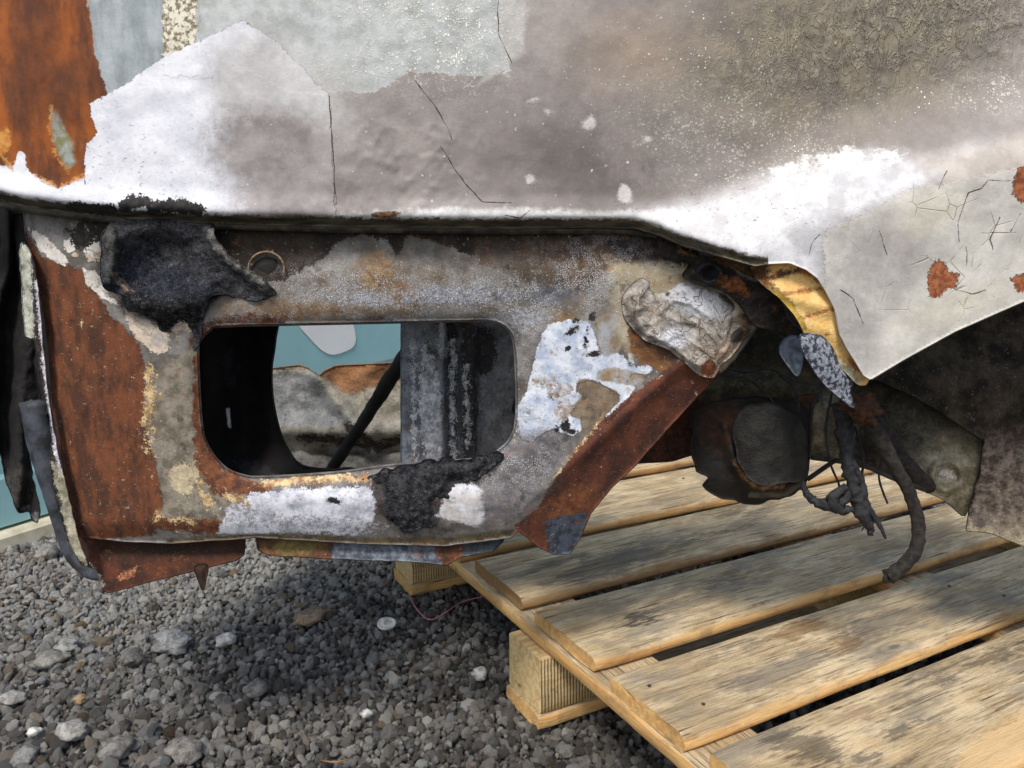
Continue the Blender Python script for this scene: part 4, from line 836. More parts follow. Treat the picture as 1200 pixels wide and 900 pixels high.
# charred lump on the sill
PE = smooth_poly([(426, 563), (448, 553), (478, 544), (520, 540), (560, 536), (586, 530), (580, 546), (560, 561), (540, 565), (532, 576), (530, 587), (518, 591), (511, 602), (513, 613), (498, 620), (480, 622), (460, 612), (448, 600), (440, 588), (438, 572)], 3, 6, 8, 9)
def depE(x, y):
    e = poly_sdf(x, y, PE)
    return Yb(x) + .020 - .009 * sstep(e, 0, 18) - .0075 * np.abs(fbm(x, y, 11, 31, 5, .68)) - .004 * ridge(x, y, 16, 33)
mE = layered('charred_foam', dict(c1=(88, 88, 92), c2=(42, 42, 46), ns=90, rough=.95), [], dict(over=fibre_relief), grain=.4, bumps=((260, 1), (800, .9)), dist=.005, spec=.15)
sheet('charred_lump', PE, depE, mE, car, (), step=1.8, flange=[(1, .005), (0, .012)])

# crumpled melted sheet
PC = smooth_poly([(729, 350), (736, 338), (750, 326), (760, 330), (764, 342), (786, 338), (800, 330), (826, 332), (850, 344), (868, 358), (886, 380), (870, 400), (856, 418), (844, 428), (836, 442), (818, 438), (806, 428), (796, 420), (780, 408), (758, 400), (740, 384), (730, 366)], 4, 1.4, 5, 8)
FOLD = [[(762, 330), (748, 348), (748, 368), (764, 388)], [(738, 346), (742, 370), (760, 392), (790, 408)], [(764, 342), (770, 362), (790, 376), (812, 378)], [(770, 366), (790, 352), (812, 356), (832, 374), (844, 396)], [(790, 388), (812, 402), (836, 420)], [(800, 372), (822, 384), (838, 402), (838, 418)], [(818, 372), (818, 396), (826, 412)], [(782, 372), (800, 392), (812, 420)], [(856, 372), (848, 400), (822, 426)], [(870, 384), (850, 410), (832, 432)], [(776, 398), (800, 416), (820, 430)]]
def depC(x, y):
    e = poly_sdf(x, y, PC); wx = 14 * fbm(x, y, 40, 44); wy = 14 * fbm(x, y, 40, 46)
    r1 = 1 - np.abs(fbm(x + wx, y + wy, 26, 41, 2)) * 3.2
    r2 = 1 - np.abs(fbm(x + wx * 1.3, y - wy, 13, 43, 2)) * 3
    rough = np.exp(-(line_dist(x, y, [(738, 350), (742, 370), (770, 396), (806, 420), (840, 428)]) / 22) ** 2)
    fo = 0
    for ln in FOLD: fo = fo + np.exp(-(line_dist(x + wx * .25, y + wy * .25, ln) / 2.6) ** 2)
    return Yb(x) + .0215 - .004 * sstep(e, 0, 9) - .0022 * np.clip(r1, -.3, 1) * (.1 + rough) - .0012 * np.clip(r2, -.3, 1) * (.1 + rough) - .005 * rough - .0024 * np.minimum(fo, 1.2) - .004 * np.exp(-(line_dist(x, y, [(800, 350), (840, 380), (830, 410)]) / 14) ** 2)
LC = [L(UN(*[LN(.4, *[(a + 2.4, b + 2.8) for a, b in ln]) for ln in FOLD]), (112, 90, 66), (84, 70, 56), (2.2, 1), 1.2, .7, -.4, 120, fade=.8), L(PG((822, 440), (834, 412), (858, 396), (880, 378), (892, 384), (850, 440), (836, 448)), (188, 170, 152), (130, 112, 96), (5, 3), 3, .8, 0, 120),  # first layer paints crease shade beside each fold into the colour
      L(UN(EL(815, 352, 36, 16, 20), EL(790, 395, 18, 12)), (206, 208, 214), (186, 188, 196), (6, 3), 8, .6, 0, 60),
      L(UN(EL(795, 345, 1.8, 1.8), EL(782, 345, 2.4, 2.2), EL(836, 428, 3, 3), EL(868, 392, 14, 8, -40)), (50, 44, 40), (80, 70, 62), (1.5, 1), 1.2, .7, -.4, 60),
      L(UN(EL(862, 352, 22, 10, 40), EL(880, 372, 14, 12)), (62, 56, 52), (92, 84, 78), (6, 4), 6, .7, 0, 100),
      L(UN(EL(830, 432, 9, 9)), (150, 84, 48), (110, 64, 40), (3, 3), 2, .8, 0, 100)]
def overC(T, col, hh):
    n = T.noise(45, 2, .5, 1.0, off=31); k = T.mapr(T.math('ABSOLUTE', T.math('SUBTRACT', n, .5)), .0, .012, .8, 0.0)
    n2 = T.noise(105, 2, .5, 1.2, off=37); k2 = T.mapr(T.math('ABSOLUTE', T.math('SUBTRACT', n2, .5)), .0, .014, .7, 0.0)
    k = T.math('MAXIMUM', k, k2); col = T.mix(T.math('MULTIPLY', k, .75), col, lin((104, 84, 58))); b = T.noise(40, 4, .6, off=41)
    col = T.mix(T.mapr(b, .56, .7, 0, .5), col, lin((176, 142, 98)))
    return col, T.math('MULTIPLY_ADD', k, -.7, hh)
mC = layered('melted_white_sheet', dict(c1=(178, 172, 164), c2=(128, 120, 112), ns=60, rough=.7), LC, dict(over=overC), grain=.12, bumps=((120, .6), (500, .3)), dist=.002)
sheet('crumpled_sheet', PC, depC, mC, car, LC, step=1.8, flange=[(1, .004), (0, .010)])

# torn seam and yellow foam between flare and brace
PS = smooth_poly([(770, 280), (790, 284), (806, 296), (830, 302), (850, 298), (872, 312), (892, 312), (900, 330), (915, 352), (925, 375), (948, 398), (930, 400), (905, 386), (886, 382), (868, 358), (848, 342), (812, 330), (800, 322), (808, 308), (780, 300)], 4, 2.2, 7, 9)
LS = [L(EL(832, 320, 17, 13, 30), (44, 48, 54), (26, 28, 32), (2, 2), 1.5, .6, .5, 200), L(UN(EL(864, 336, 16, 7, 30), EL(850, 330, 8, 6)), (156, 92, 46), (92, 58, 36), (5, 4), 3, .8, 0, 200),
      L(LN(2, (840, 298), (866, 320), (885, 328), (920, 322)), (120, 112, 108), (84, 76, 70), (2, 2), 1.5, .5, .5, 100), L(LN(5, (800, 292), (850, 304), (880, 318)), (120, 84, 44), (60, 44, 30), (5, 4), 2, .7, 0, 150)]
mS = layered('torn_burnt_seam', dict(c1=(46, 40, 36), c2=(24, 20, 18), ns=90, rough=.7), LS, dict(over=lambda T, c, h: grime(T, c, h, .5, (20, 18, 16), (150, 120, 84))), grain=.25, bumps=((150, .8), (500, .4)), dist=.002)
def depS(x, y): return Yb(x) + .012 - .012 * sstep(x, 800, 900) + .004 * fbm(x, y, 22, 51) - .004 * ridge(x * .6 + y * .8, y, 16, 52) + .006 * np.exp(-(((x - 832) / 7) ** 2 + ((y - 320) / 5) ** 2)) - .006 * np.exp(-((np.hypot((x - 832) / 1.3, y - 320) - 10) / 3) ** 2)
sheet('torn_seam', PS, depS, mS, car, LS, step=2.2, flange=[(1, .003), (0, .008)])
PF = smooth_poly([(880, 316), (890, 308), (915, 305), (945, 312), (962, 328), (976, 350), (984, 385), (992, 405), (1006, 425), (1018, 446), (1008, 452), (990, 436), (968, 410), (946, 396), (934, 374), (914, 350), (896, 336)], 4, .8, 6, 10)
LF = [L(UN(LN(4, (884, 320), (900, 326), (935, 316)), LN(6, (898, 332), (920, 356), (940, 384)), EL(888, 318, 14, 9)), (66, 42, 26), (110, 66, 34), (4, 3), 3, .6, -.2, 150),
      L(UN(LN(1.6, (918, 346), (945, 340), (972, 338)), LN(1.6, (938, 374), (962, 366), (980, 362)), LN(1.4, (952, 398), (970, 392)), LN(2.6, (936, 312), (962, 330), (974, 340)), EL(1004, 428, 10, 6, 50)), (142, 84, 46), (180, 118, 64), (3, 2), 2.5, .6, -.3, 150),
      L(LN(5, (944, 398), (975, 418), (1005, 446)), (168, 168, 150), (130, 128, 110), (3, 2), 4, .6, 0, 150), L(EL(925, 366, 8, 30, -38), (206, 176, 80), (170, 140, 60), (4, 2), 4, .6, 0, 60)]
mF = layered('scorched_yellow_foam', dict(c1=(240, 206, 138), c2=(226, 180, 106), ns=50, rough=.5), LF, dict(over=lambda T, c, h: grime(T, c, h, .4, (150, 96, 50), (246, 222, 160))), grain=.1, bumps=((60, .8), (300, .5)), dist=.0016)
def depF(x, y): return Yb(x) - .034 - .004 * sstep(x, 900, 960) - .006 * np.exp(-((y - 352 - .3 * (x - 940)) / 12) ** 2) - .005 * np.exp(-((y - 385 - .3 * (x - 960)) / 14) ** 2) + .0012 * fbm(x, y, 26, 61) + .02 * sstep(x, 905, 880)
sheet('foam_filler', PF, depF, mF, car, LF, step=2.2, flange=[(.5, .004), (-2, .014)])

# hanging metal scraps
def scrap(name, pts, Y0, mat, tilt=.0, seed=1, st=1.6, rag=.8, lay=(), bulge=.004, thick=.003):
    P = smooth_poly(pts, 4, rag, seed, 7)
    cx = np.mean([p[0] for p in pts])
    return sheet(name, P, lambda x, y: Y0 + tilt * (x - cx) * .0008 - bulge * sstep(poly_sdf(x, y, P), 0, 12) + .0012 * fbm(x, y, 14, seed), mat, car, lay, step=st, flange=[(.8, .0015), (0, thick)])
mScrap = layered('flaked_grey_metal', dict(c1=(156, 162, 174), c2=(62, 66, 78), ns=230, rough=.6, contrast=(.44, .56)), [], None, grain=.3, bumps=((260, 1), (700, .5)), dist=.0015)
scrap('metal_scrap', [(938, 393), (952, 391), (966, 396), (982, 418), (1000, 446), (996, 458), (1000, 478), (982, 464), (966, 450), (950, 428), (940, 410)], .772, mScrap, .5, 3)
mBlue = flatmat('blue_grey_metal', (92, 104, 120), (54, 62, 74), .5, 120)
scrap('bent_tab', [(914, 402), (924, 394), (938, 396), (941, 414), (940, 430), (934, 441), (924, 430), (914, 414)], .80, mBlue, -.8, 5)
mRustB = flatmat('rust_crust', (96, 62, 38), (54, 38, 28), .9, 140, 1, .003)

# dark inner structure
LI = [L(EL(870, 470, 150, 40, 0), (92, 84, 58), (56, 50, 38), (9, 4), 20, .75, 0, 70, fade=.8), L(PG((640, 470), (760, 450), (860, 480), (850, 560), (640, 580)), (84, 44, 30), (48, 32, 26), (5, 3), 8, .85, 0, 80),
      L(UN(EL(975, 500, 30, 36, 0)), (142, 136, 116), (96, 90, 74), (7, 3), 12, .7, 0, 50), L(UN(EL(980, 505, 20, 24)), (60, 56, 50), (84, 78, 70), (7, 4), 4, .7, 0, 200, fade=.6)]
mI = layered('sooty_inner_steel', dict(c1=(58, 54, 44), c2=(30, 28, 24), ns=60, rough=.7), LI, dict(over=lambda T, c, h: grime(T, c, h, .5, (20, 18, 14), (130, 118, 84))), grain=.3, bumps=((90, .8), (400, .5)), dist=.002)
PI_ = resample([(560, 250), (1060, 250), (1060, 545), (1010, 540), (980, 536), (940, 530), (870, 532), (820, 530), (790, 540), (745, 543), (716, 548), (640, 556), (600, 480), (660, 300)], 6, .8, 3, 12)
sheet('inner_fender', PI_, lambda x, y: 1.0 + .012 * fbm(x, y, 60, 71) - .025 * sstep(y, 430, 455) - .02 * sstep(np.abs(x - 975), 60, 20) * sstep(y, 440, 480) + .02 * sstep(x, 700, 640), mI, car, LI, step=4, flange=[(1, .004), (-2, .015)])
# wheel housing
LW = [L(EL(1105, 556, 52, 40, -15), (156, 152, 132), (112, 106, 88), (8, 4), 22, .6, 0, 60), L(UN(EL(1110, 556, 10, 9)), (196, 194, 184), (150, 146, 134), (4, 3), 3, .6, .3, 150), L(EL(1050, 500, 40, 34, 20), (78, 74, 62), (48, 45, 38), (6, 3), 20, .7, 0, 90)]
mW = layered('sooty_wheel_housing', dict(c1=(86, 80, 66), c2=(46, 42, 35), ns=46, rough=.75), LW, dict(over=lambda T, c, h: grime(T, c, h, .5, (26, 23, 18), (170, 164, 140))), grain=.3, bumps=((80, .6), (400, .4)), dist=.0015)
PW = resample([(990, 400), (1060, 440), (1152, 500), (1152, 520), (1140, 585), (1130, 606), (1104, 584), (1076, 572), (1040, 556), (1000, 545), (950, 538), (960, 470)], 6, .6, 9, 12)
def depW(x, y): return .95 + .03 * ((x - 1090) / 70) ** 2 * (x < 1090) - .010 * np.exp(-((np.hypot(x - 1110, y - 557) - 17) / 5) ** 2) + .02 * sstep(y, 520, 440) - .012 * sstep(x, 1120, 1150) + .003 * fbm(x, y, 40, 81)
sheet('wheel_housing', PW, depW, mW, car, LW, step=3, flange=[(1, .003), (-1, .010)])
LO = [L(PG((1136, 588), (1160, 592), (1200, 586), (1400, 640), (1400, 760), (1200, 650), (1130, 630)), (176, 166, 142), (140, 130, 108), (6, 3), 4, .8, .3, 60), L(UN(EL(1150, 600, 12, 18, 10), EL(1180, 596, 16, 6)), (74, 70, 72), (44, 42, 42), (6, 4), 2, .8, 0, 160),
      L(EL(1175, 565, 70, 56, 0), (120, 108, 98), (70, 62, 56), (9, 4), 24, .8, 0, 90), L(UN(LN(1.6, (1152, 515), (1146, 560), (1135, 604))), (20, 18, 16), (34, 30, 26), (2, 1), 1.5, .8, -.6, 90), L(EL(1136, 488, 6, 5), (120, 116, 100), (80, 76, 64), (4, 4), 2, .6, .5, 200)]
mO = layered('sooty_arch_liner', dict(c1=(80, 70, 58), c2=(36, 32, 27), ns=34, rough=.85), LO, dict(over=lambda T, c, h: specks(T, c, h, 300, 1.0, (128, 120, 104), (.3, .1), 2, .3)), grain=.3, bumps=((80, .9), (420, .8)), dist=.004, spec=.15)
PO = resample([(1000, 380), (1120, 330), (1420, 280), (1420, 742), (1260, 668), (1200, 640), (1160, 624), (1132, 622), (1136, 596), (1148, 550), (1152, 516), (1110, 488), (1070, 464), (1034, 448), (1005, 440)], 5, .7, 5, 10)
sheet('arch_liner', PO, lambda x, y: .925 - .03 * sstep(y, 560, 640) + .05 * sstep(y, 470, 360) + .006 * fbm(x, y, 60, 91) + .0015 * fbm(x, y, 18, 92), mO, car, LO, step=3.4, flange=[(1, .003), (-1, .012)])

# torn rubber and canister under the fender
PR = smooth_poly([(806, 488), (820, 478), (850, 468), (900, 466), (940, 476), (948, 500), (946, 556), (936, 574), (918, 584), (900, 586), (890, 591), (872, 590), (862, 586), (846, 584), (834, 578), (824, 568), (830, 560), (818, 552), (812, 536), (808, 520), (812, 506)], 4, 1.8, 9, 8)
LR = [L(LN(3, (862, 540), (872, 560), (890, 572), (915, 568)), (150, 110, 70), (90, 64, 44), (4, 3), 2, .7, .3, 150), L(LN(3.0, (880, 580), (920, 580), (942, 566)), (92, 88, 82), (60, 58, 54), (2, 1), 2, .6, .2, 90), L(EL(845, 500, 26, 30), (66, 42, 30), (36, 28, 24), (6, 3), 8, .8, 0, 90)]
mR = layered('torn_black_rubber', dict(c1=(34, 31, 28), c2=(20, 19, 18), ns=60, rough=.75), LR, None, grain=.2, bumps=((100, .8), (400, .4)), dist=.002)
sheet('torn_rubber', PR, lambda x, y: .93 - .03 * np.sqrt(np.clip(1 - ((x - 880) / 75) ** 2, 0, 1)) + .012 * sstep(y, 560, 592) - .012 * np.exp(-(line_dist(x, y, [(850, 500), (862, 545), (890, 574), (940, 566)]) / 7) ** 2) + .003 * fbm(x, y, 24, 95), mR, car, LR, step=2.4, flange=[(1, .004), (-1, .016)])
PK = smooth_poly([(868, 482), (880, 474), (905, 474), (928, 484), (942, 500), (946, 530), (944, 560), (930, 566), (905, 568), (884, 566), (872, 552), (862, 526), (860, 500)], 4, 3.5, 3, 12)
sheet('canister', PK, lambda x, y: .895 - .03 * np.sqrt(np.clip(1 - ((x - 902) / 46) ** 2, 0, 1)) - .006 * sstep(y, 560, 500) + .0025 * fbm(x, y, 26, 97), flatmat('dull_dark_canister', (46, 45, 42), (24, 24, 24), .7, 60, .8, .003), car, (), step=2.4, flange=[(.6, .004), (-1, .016)])
scrap('rusty_bracket', [(934, 466), (957, 464), (956, 500), (950, 510), (946, 498), (934, 482)], .955, mRustB, .3, 8, 2)

# rusty clamp, hose, melted strands, rods
blob('rusty_clamp', W(1008, 478, .835), (.019, .014, .014), mRustB, car, 4, .5, 1.6, 5, (0, .4, 0))
mHose = flatmat('burnt_hose', (60, 54, 48), (30, 27, 25), .85, 160, 1, .003)
hz = tube('hose', [W(1006, 484, .85), W(1026, 506, .845), W(1048, 545, .84), W(1066, 578, .835), W(1076, 612, .83), W(1074, 642, .825), W(1060, 662, .82), W(1040, 676, .818)], [.0075, .0085, .0075, .0068, .0068, .0070, .0074, .0080], mHose, car, 14, .22, 3, 6)
d_ = (W(1040, 676, .818) - W(1052, 668, .8195)).normalized()
blob('hose_mouth_dark', W(1038.6, 677, .8172), (.0052, .0030, .0062), mBlack, car, 2, .1, 1, 1, (0, .6, .5))  # black blob standing for the darkness inside the hose end
tube('stub_pipe', [W(1010, 470, .93), W(1030, 500, .92), W(1055, 540, .925), W(1090, 572, .94)], [.014, .014, .012, .008], mHose, car, 12, .25, 8, 5)
mMelt = flatmat('melted_strand', (58, 58, 62), (34, 33, 34), .75, 160, 1, .002)
m1 = tube('melted_strand', [W(984, 474, .86), W(990, 500, .86), W(992, 530, .855), W(996, 556, .85), W(1004, 580, .848), W(1010, 600, .845), W(1019, 616, .845), W(1020, 627, .845)], [.009, .010, .0075, .007, .009, .008, .005, .003], mMelt, car, 10, .6, 1, 6)
tube('melted_strand', [W(1000, 574, .85), W(984, 588, .85), W(970, 592, .852), W(955, 587, .855), W(945, 578, .86), W(941, 564, .862)], [.006, .008, .007, .0045, .004, .002], mMelt, car, 10, .7, 9, 6)
tube('melted_strand', [W(998, 540, .85), W(1010, 566, .846), W(1014, 592, .845), W(1028, 610, .843), W(1038, 631, .842)], [.004, .0045, .006, .003, .0012], mMelt, car, 8, .6, 5, 6)
tube('melted_strand', [W(992, 570, .848), W(976, 584, .846), W(985, 598, .846), W(1000, 596, .845)], [.004, .006, .006, .003], mMelt, car, 8, .8, 15, 6)
mRod = flatmat('black_rod', (34, 32, 30), (54, 50, 46), .6, 90)
tube('rod', [W(946, 562, .98), W(975, 542, .98), W(1010, 520, .98)], .003, mRod, car, 8, .1)
tube('rod', [W(985, 530, .9), W(1015, 546, .9), W(1050, 562, .9), W(1084, 574, .92)], .0028, mRod, car, 8, .1)
tube('thin_wire', [W(963, 458, .95), W(952, 476, .94), W(949, 515, .935), W(946, 548, .93), W(941, 575, .92)], .0022, mRod, car, 8, .1)

for k, pts in enumerate(([(975, 460), (968, 500), (972, 540), (984, 572), (980, 600)], [(1002, 500), (1012, 540), (1006, 575), (1016, 606), (1010, 622)], [(912, 440), (930, 452), (936, 480), (930, 500)], [(860, 440), (880, 446), (905, 470), (912, 500)], [(1022, 505), (1034, 530), (1030, 560), (1040, 590)], [(845, 430), (872, 436), (900, 432), (930, 446), (960, 452)])):
    tube('thin_wire', [W(x, y, .87 + .01 * k) for x, y in pts], [.0014, .0017, .0013, .0012, .0008][:len(pts)], mRod if k % 2 else mMelt, car, 6, .5, k, 5)
# left edge: flange with flaking paint, burnt tatters, grey hose
PL = smooth_poly([(24, 286), (34, 292), (44, 330), (50, 400), (57, 470), (66, 520), (80, 580), (92, 632), (104, 660), (96, 662), (84, 640), (70, 600), (60, 550), (60, 500), (46, 440), (40, 396), (30, 394), (26, 340)], 4, 1.6, 3, 9)
LLf = [L(PG((20, 280), (36, 290), (40, 395), (28, 400)), (198, 200, 186), (160, 162, 148), (3, 2), 1, .7, .2, 90), L(LN(3.5, (44, 330), (52, 420), (62, 500), (72, 560)), (226, 222, 230), (170, 164, 172), (3, 3), .8, .6, .5, 200), L(LN(5, (64, 470), (76, 520), (86, 575), (92, 610)), (232, 196, 140), (206, 178, 140), (4, 3), 2, .8, .3, 150),
       L(PG((60, 540), (78, 560), (98, 640), (104, 664), (84, 650)), (176, 170, 150), (142, 136, 116), (4, 2), 1, .8, 0, 90)]
mL = layered('flaking_flange_paint', dict(c1=(58, 54, 52), c2=(34, 32, 30), ns=120, rough=.7), LLf, dict(over=grime), grain=.2, bumps=((160, .8), (500, .4)), dist=.002)
sheet('rear_flange', PL, lambda x, y: Yb(x) + .018 - .004 * fbm(x, y, 16, 104) + .010 * sstep(x, 45, 25), mL, car, LLf, step=1.8, flange=[(.8, .003), (-.5, .012)])
PT = smooth_poly([(-60, 225), (20, 245), (40, 270), (36, 330), (40, 400), (44, 440), (56, 478), (48, 496), (34, 520), (38, 560), (46, 592), (44, 612), (38, 610), (34, 598), (22, 600), (12, 576), (6, 556), (2, 540), (-8, 520), (-60, 500)], 4, 2.2, 8, 8)
def depT(x, y): return .87 + .012 * np.sin(x / 5.2 + .012 * y + 2 * fbm(x, y, 60, 111)) + .004 * fbm(x, y, 20, 112) + .02 * sstep(x, -10, -60) - .012 * sstep(x, 30, 44)
LT = [L(EL(36, 478, 10, 9, 30), (140, 134, 124), (96, 92, 86), (3, 2), 1, .7, .4, 100), L(UN(EL(30, 596, 5, 5), EL(42, 606, 5, 6)), (140, 138, 140), (80, 78, 80), (4, 3), 1, .6, .3, 200), L(EL(20, 570, 20, 24), (66, 62, 56), (44, 42, 40), (6, 4), 6, .8, 0, 150)]
mT = layered('burnt_tatters', dict(c1=(32, 31, 31), c2=(20, 19, 19), ns=60, rough=.8), LT, None, grain=.25, bumps=((120, .9), (500, .6)), dist=.0025)
sheet('burnt_tatter', PT, depT, mT, car, LT, step=2.4, flange=[(1, .003), (-.5, .008)])
tube('grey_hose', [W(40, 470, .86), W(50, 520, .86), W(62, 565, .86), (W(74, 610, .86)), W(84, 645, .855), W(104, 668, .85), W(122, 672, .85)], [.014, .015, .013, .011, .0095, .0085, .008], layered('scuffed_grey_hose', dict(c1=(78, 82, 92), c2=(40, 41, 45), ns=50, rough=.6), [], None, grain=.15), car, 16, .08, 4, 6)

# black backing sheet added to keep the gap behind the flange dark
sheet('corner_backing', resample([(14, 250), (130, 250), (130, 600), (96, 634), (74, 600), (58, 540), (50, 480), (30, 380)], 6, 1, 3, 10), lambda x, y: .868 + .004 * fbm(x, y, 30, 151) - .0002 * x, mT, car, LT, step=4, flange=[(1, .004), (0, .01)])
# plates under the sill
LN1 = [L(UN(EL(152, 672, 12, 5, -20)), (190, 130, 90), (120, 70, 46), (6, 5), 1, .8, .3, 200, fade=.7), L(LN(4, (90, 650), (108, 668), (118, 686)), (226, 206, 180), (150, 140, 130), (3, 2), 1.2, .7, .4, 120), L(EL(190, 642, 100, 10), (56, 36, 26), (40, 30, 24), (6, 3), 6, .85, 0, 90)]
mN = layered('rusty_valance', dict(c1=(84, 46, 30), c2=(56, 34, 26), ns=60, rough=.9), LN1, dict(over=lambda T, c, h: grime(T, c, h, .3, (36, 26, 22), (150, 96, 60))), grain=.2)
PN = resample([(84, 624), (180, 630), (288, 624), (286, 650), (278, 656), (230, 668), (160, 686), (126, 695), (119, 690), (113, 668), (104, 660), (92, 654)], 4, .7, 3, 8)
sheet('valance_plate', PN, lambda x, y: Yb(x) + .036 + .018 * sstep(y, 690, 630) + .002 * fbm(x, y, 50, 121), mN, car, LN1, step=2.4, flange=[(.8, .002), (0, .006)])
LN2 = [L(PG((392, 628), (500, 632), (520, 665), (388, 662)), (120, 128, 142), (70, 76, 88), (5, 3), 3, .6, .2, 140), L(PG((540, 620), (600, 615), (600, 650), (544, 655)), (66, 74, 82), (40, 46, 50), (4, 2), 2, .5, .2, 100), L(EL(345, 640, 30, 10), (130, 112, 60), (96, 84, 48), (5, 3), 6, .8, 0, 100), L(LN(4, (400, 628), (540, 634)), (112, 52, 30), (80, 40, 26), (4, 2), 2, .8, 0, 90)]
mN2 = layered('rusty_lower_strip', dict(c1=(104, 58, 36), c2=(62, 42, 32), ns=60, rough=.75), LN2, dict(over=grime), grain=.2)
PN2 = resample([(300, 622), (420, 630), (540, 628), (592, 616), (590, 634), (578, 646), (540, 653), (523, 662), (480, 658), (400, 655), (316, 651), (302, 644)], 4, .7, 3, 8)
sheet('lower_strip', PN2, lambda x, y: Yb(x) + .040 + .010 * sstep(y, 655, 625) + .001 * fbm(x, y, 40, 123), mN2, car, LN2, step=2.4, flange=[(.8, .002), (0, .008)])
scrap('hanging_tab', [(228, 664), (243, 662), (242, 676), (238, 692), (234, 684)], .835, flatmat('dark_rust', (66, 42, 30), (40, 28, 24), .9, 140), .2, 9, 1.6, .4)

# --- seen through the opening
mVoid = layered('black_duct', dict(c1=(17, 16, 15), c2=(28, 26, 24), ns=30, rough=.8), [L(EL(268, 491, 3.5, 13, 8), (206, 206, 208), (180, 180, 182), (.4, .3), .8, .5, 0, 60), L(UN(EL(270, 430, 8, 26, -10), EL(300, 550, 30, 8, 20)), (44, 44, 46), (30, 30, 32), (6, 3), 3, .5, 0, 60)], None, spec=.12, grain=.1)
LV = [L(PG((265, 478), (269, 477), (271, 502), (267, 501)), (206, 206, 208), (180, 180, 182), (.4, .3), .8, .5, 0, 60), L(UN(EL(270, 430, 8, 26, -10), EL(300, 550, 30, 8, 20)), (44, 44, 46), (30, 30, 32), (6, 3), 3, .5, 0, 60)]
PV = smooth_poly([(190, 340), (260, 330), (325, 340), (322, 400), (318, 430), (319, 465), (326, 500), (336, 525), (352, 545), (384, 551), (420, 553), (424, 600), (190, 600)], 5)
sheet('black_duct', PV, lambda x, y: .90 + .0006 * (x - 230) - .05 * sstep(y, 520, 560) - .02 * np.cos((x - 240) / 14.), mVoid, car, LV, step=3, flange=[(1, .004), (2, .03), (2, .10)])
LQ = [L(PG((250, 400), (600, 400), (600, 446), (480, 446), (430, 456), (404, 462), (386, 448), (372, 436), (362, 432), (340, 432), (250, 440)), (166, 120, 82), (128, 96, 70), (5, 3), 4, .8, 0, 40, stretch=(.4, 1, 1.6)),
      L(PG((250, 436), (366, 436), (396, 478), (420, 500), (300, 500)), (164, 166, 166), (132, 134, 136), (5, 3), 6, .6, 0, 40),
      L(UN(LN(4, (352, 512), (400, 516), (440, 524), (475, 512)), LN(5, (410, 500), (440, 524))), (54, 46, 38), (80, 70, 58), (6, 4), 2, .9, -.6, 90), L(PG((300, 530), (600, 530), (600, 620), (300, 620)), (140, 138, 132), (108, 106, 102), (6, 4), 8, .8, 0, 60)]
mQ = layered('rumpled_far_panel', dict(c1=(186, 182, 168), c2=(156, 150, 136), ns=26, rough=.75), LQ, dict(over=lambda T, c, h: grime(T, c, h, .6, (66, 58, 50), (200, 194, 180))), grain=.2, bumps=((40, .9), (200, .5)), dist=.003)
PQ = resample([(240, 442), (300, 434), (350, 428), (362, 432), (374, 440), (382, 434), (392, 429), (480, 424), (640, 420), (640, 580), (560, 620), (240, 620)], 5, .6, 3, 10)
sheet('far_panel', PQ, lambda x, y: 1.26 + .018 * fbm(x, y, 60, 131) + .012 * fbm(x, y, 28, 134, 2) - .02 * np.exp(-(line_dist(x, y, [(372, 440), (410, 490), (440, 524)]) / 10) ** 2) - .02 * np.exp(-((y - 505) / 14) ** 2) + .02 * np.exp(-((y - 524) / 8) ** 2) - .02 * sstep(y, 530, 560), mQ, car, LQ, step=2.8, flange=[(1, .003), (0, .012)])
tube('strut', [W(376, 572, 1.14), W(398, 536, 1.12), W(430, 488, 1.11), W(455, 448, 1.10), W(486, 400, 1.09)], [.009, .0085, .0085, .0105, .010], mBlack, car, 12, .22, 2, 8)
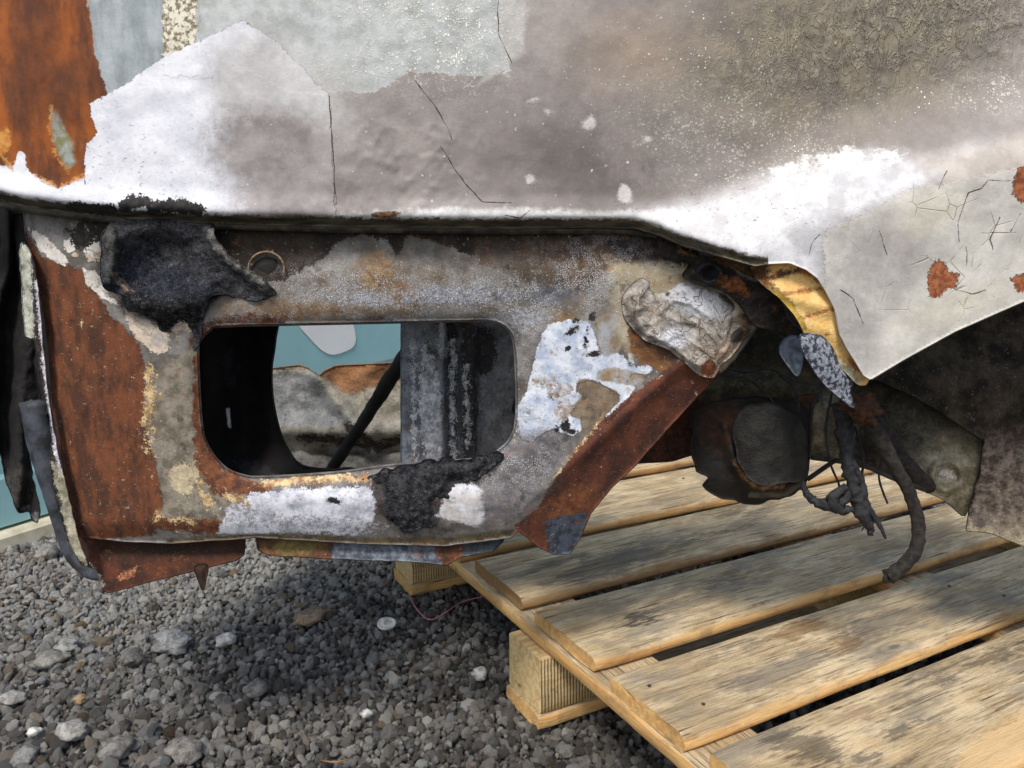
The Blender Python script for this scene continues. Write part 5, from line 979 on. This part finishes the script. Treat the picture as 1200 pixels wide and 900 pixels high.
LH = [L(UN(LN(5, (518, 380), (518, 415)), LN(4, (531, 410), (531, 540)), LN(3, (545, 440), (546, 530)), EL(505, 480, 14, 70, -4)), (196, 200, 204), (140, 144, 150), (6, 5), 1, .6, .3, 140),
      L(PG((576, 420), (612, 395), (612, 460), (596, 520), (584, 545), (556, 545), (566, 500), (572, 450)), (138, 142, 146), (110, 112, 116), (5, 4), 1, .6, .3, 70), L(UN(EL(550, 470, 12, 60)), (124, 124, 122), (84, 84, 84), (9, 8), .8, .6, .4, 200, fade=.8),
      L(PG((522, 370), (545, 370), (545, 600), (522, 600)), (34, 31, 30), (52, 48, 44), (3, 3), 3, .6, -.2, 60, fade=.55)]
LH.append(L(UN(PG((524, 370), (536, 370), (537, 600), (526, 600)), PG((541, 370), (556, 370), (560, 470), (552, 600), (542, 600)), EL(566, 410, 16, 30)), (20, 19, 20), (40, 38, 38), (5, 4), 1.2, .7, -.2, 120, fade=.9)); LH.append(L(UN(LN(3.5, (531, 400), (530, 470), (532, 540)), LN(2.5, (517, 380), (519, 416)), LN(3, (546, 430), (549, 520)), EL(495, 432, 5, 6), LN(3, (484, 400), (486, 540))), (206, 210, 214), (150, 154, 160), (6, 5), .8, .6, .4, 200, fade=.85))
mH = layered('burnt_channel_steel', dict(c1=(136, 142, 152), c2=(84, 86, 92), ns=50, rough=.5), LH, dict(over=lambda T, c, h: grime(T, c, h, .8, (16, 15, 16), (150, 154, 160))), grain=.25, bumps=((90, .6), (420, .5)), dist=.0014)
def depH(x, y): return .93 + .0004 * (x - 470) + np.interp(x, [470, 518, 524, 537, 541, 556, 562, 640], [.0, 0, .010, .010, -.004, -.004, .016, .016]) - .004 * np.exp(-(((x - 496) / 5) ** 2 + ((y - 432) / 6) ** 2)) + .0006 * fbm(x, y, 30, 141)
PH = resample([(470, 335), (652, 335), (652, 600), (470, 600)], 5, .4, 3, 20)
sheet('channel', PH, depH, mH, car, LH, step=2.2, flange=[(.8, .002), (0, .012), (-1, .05)])
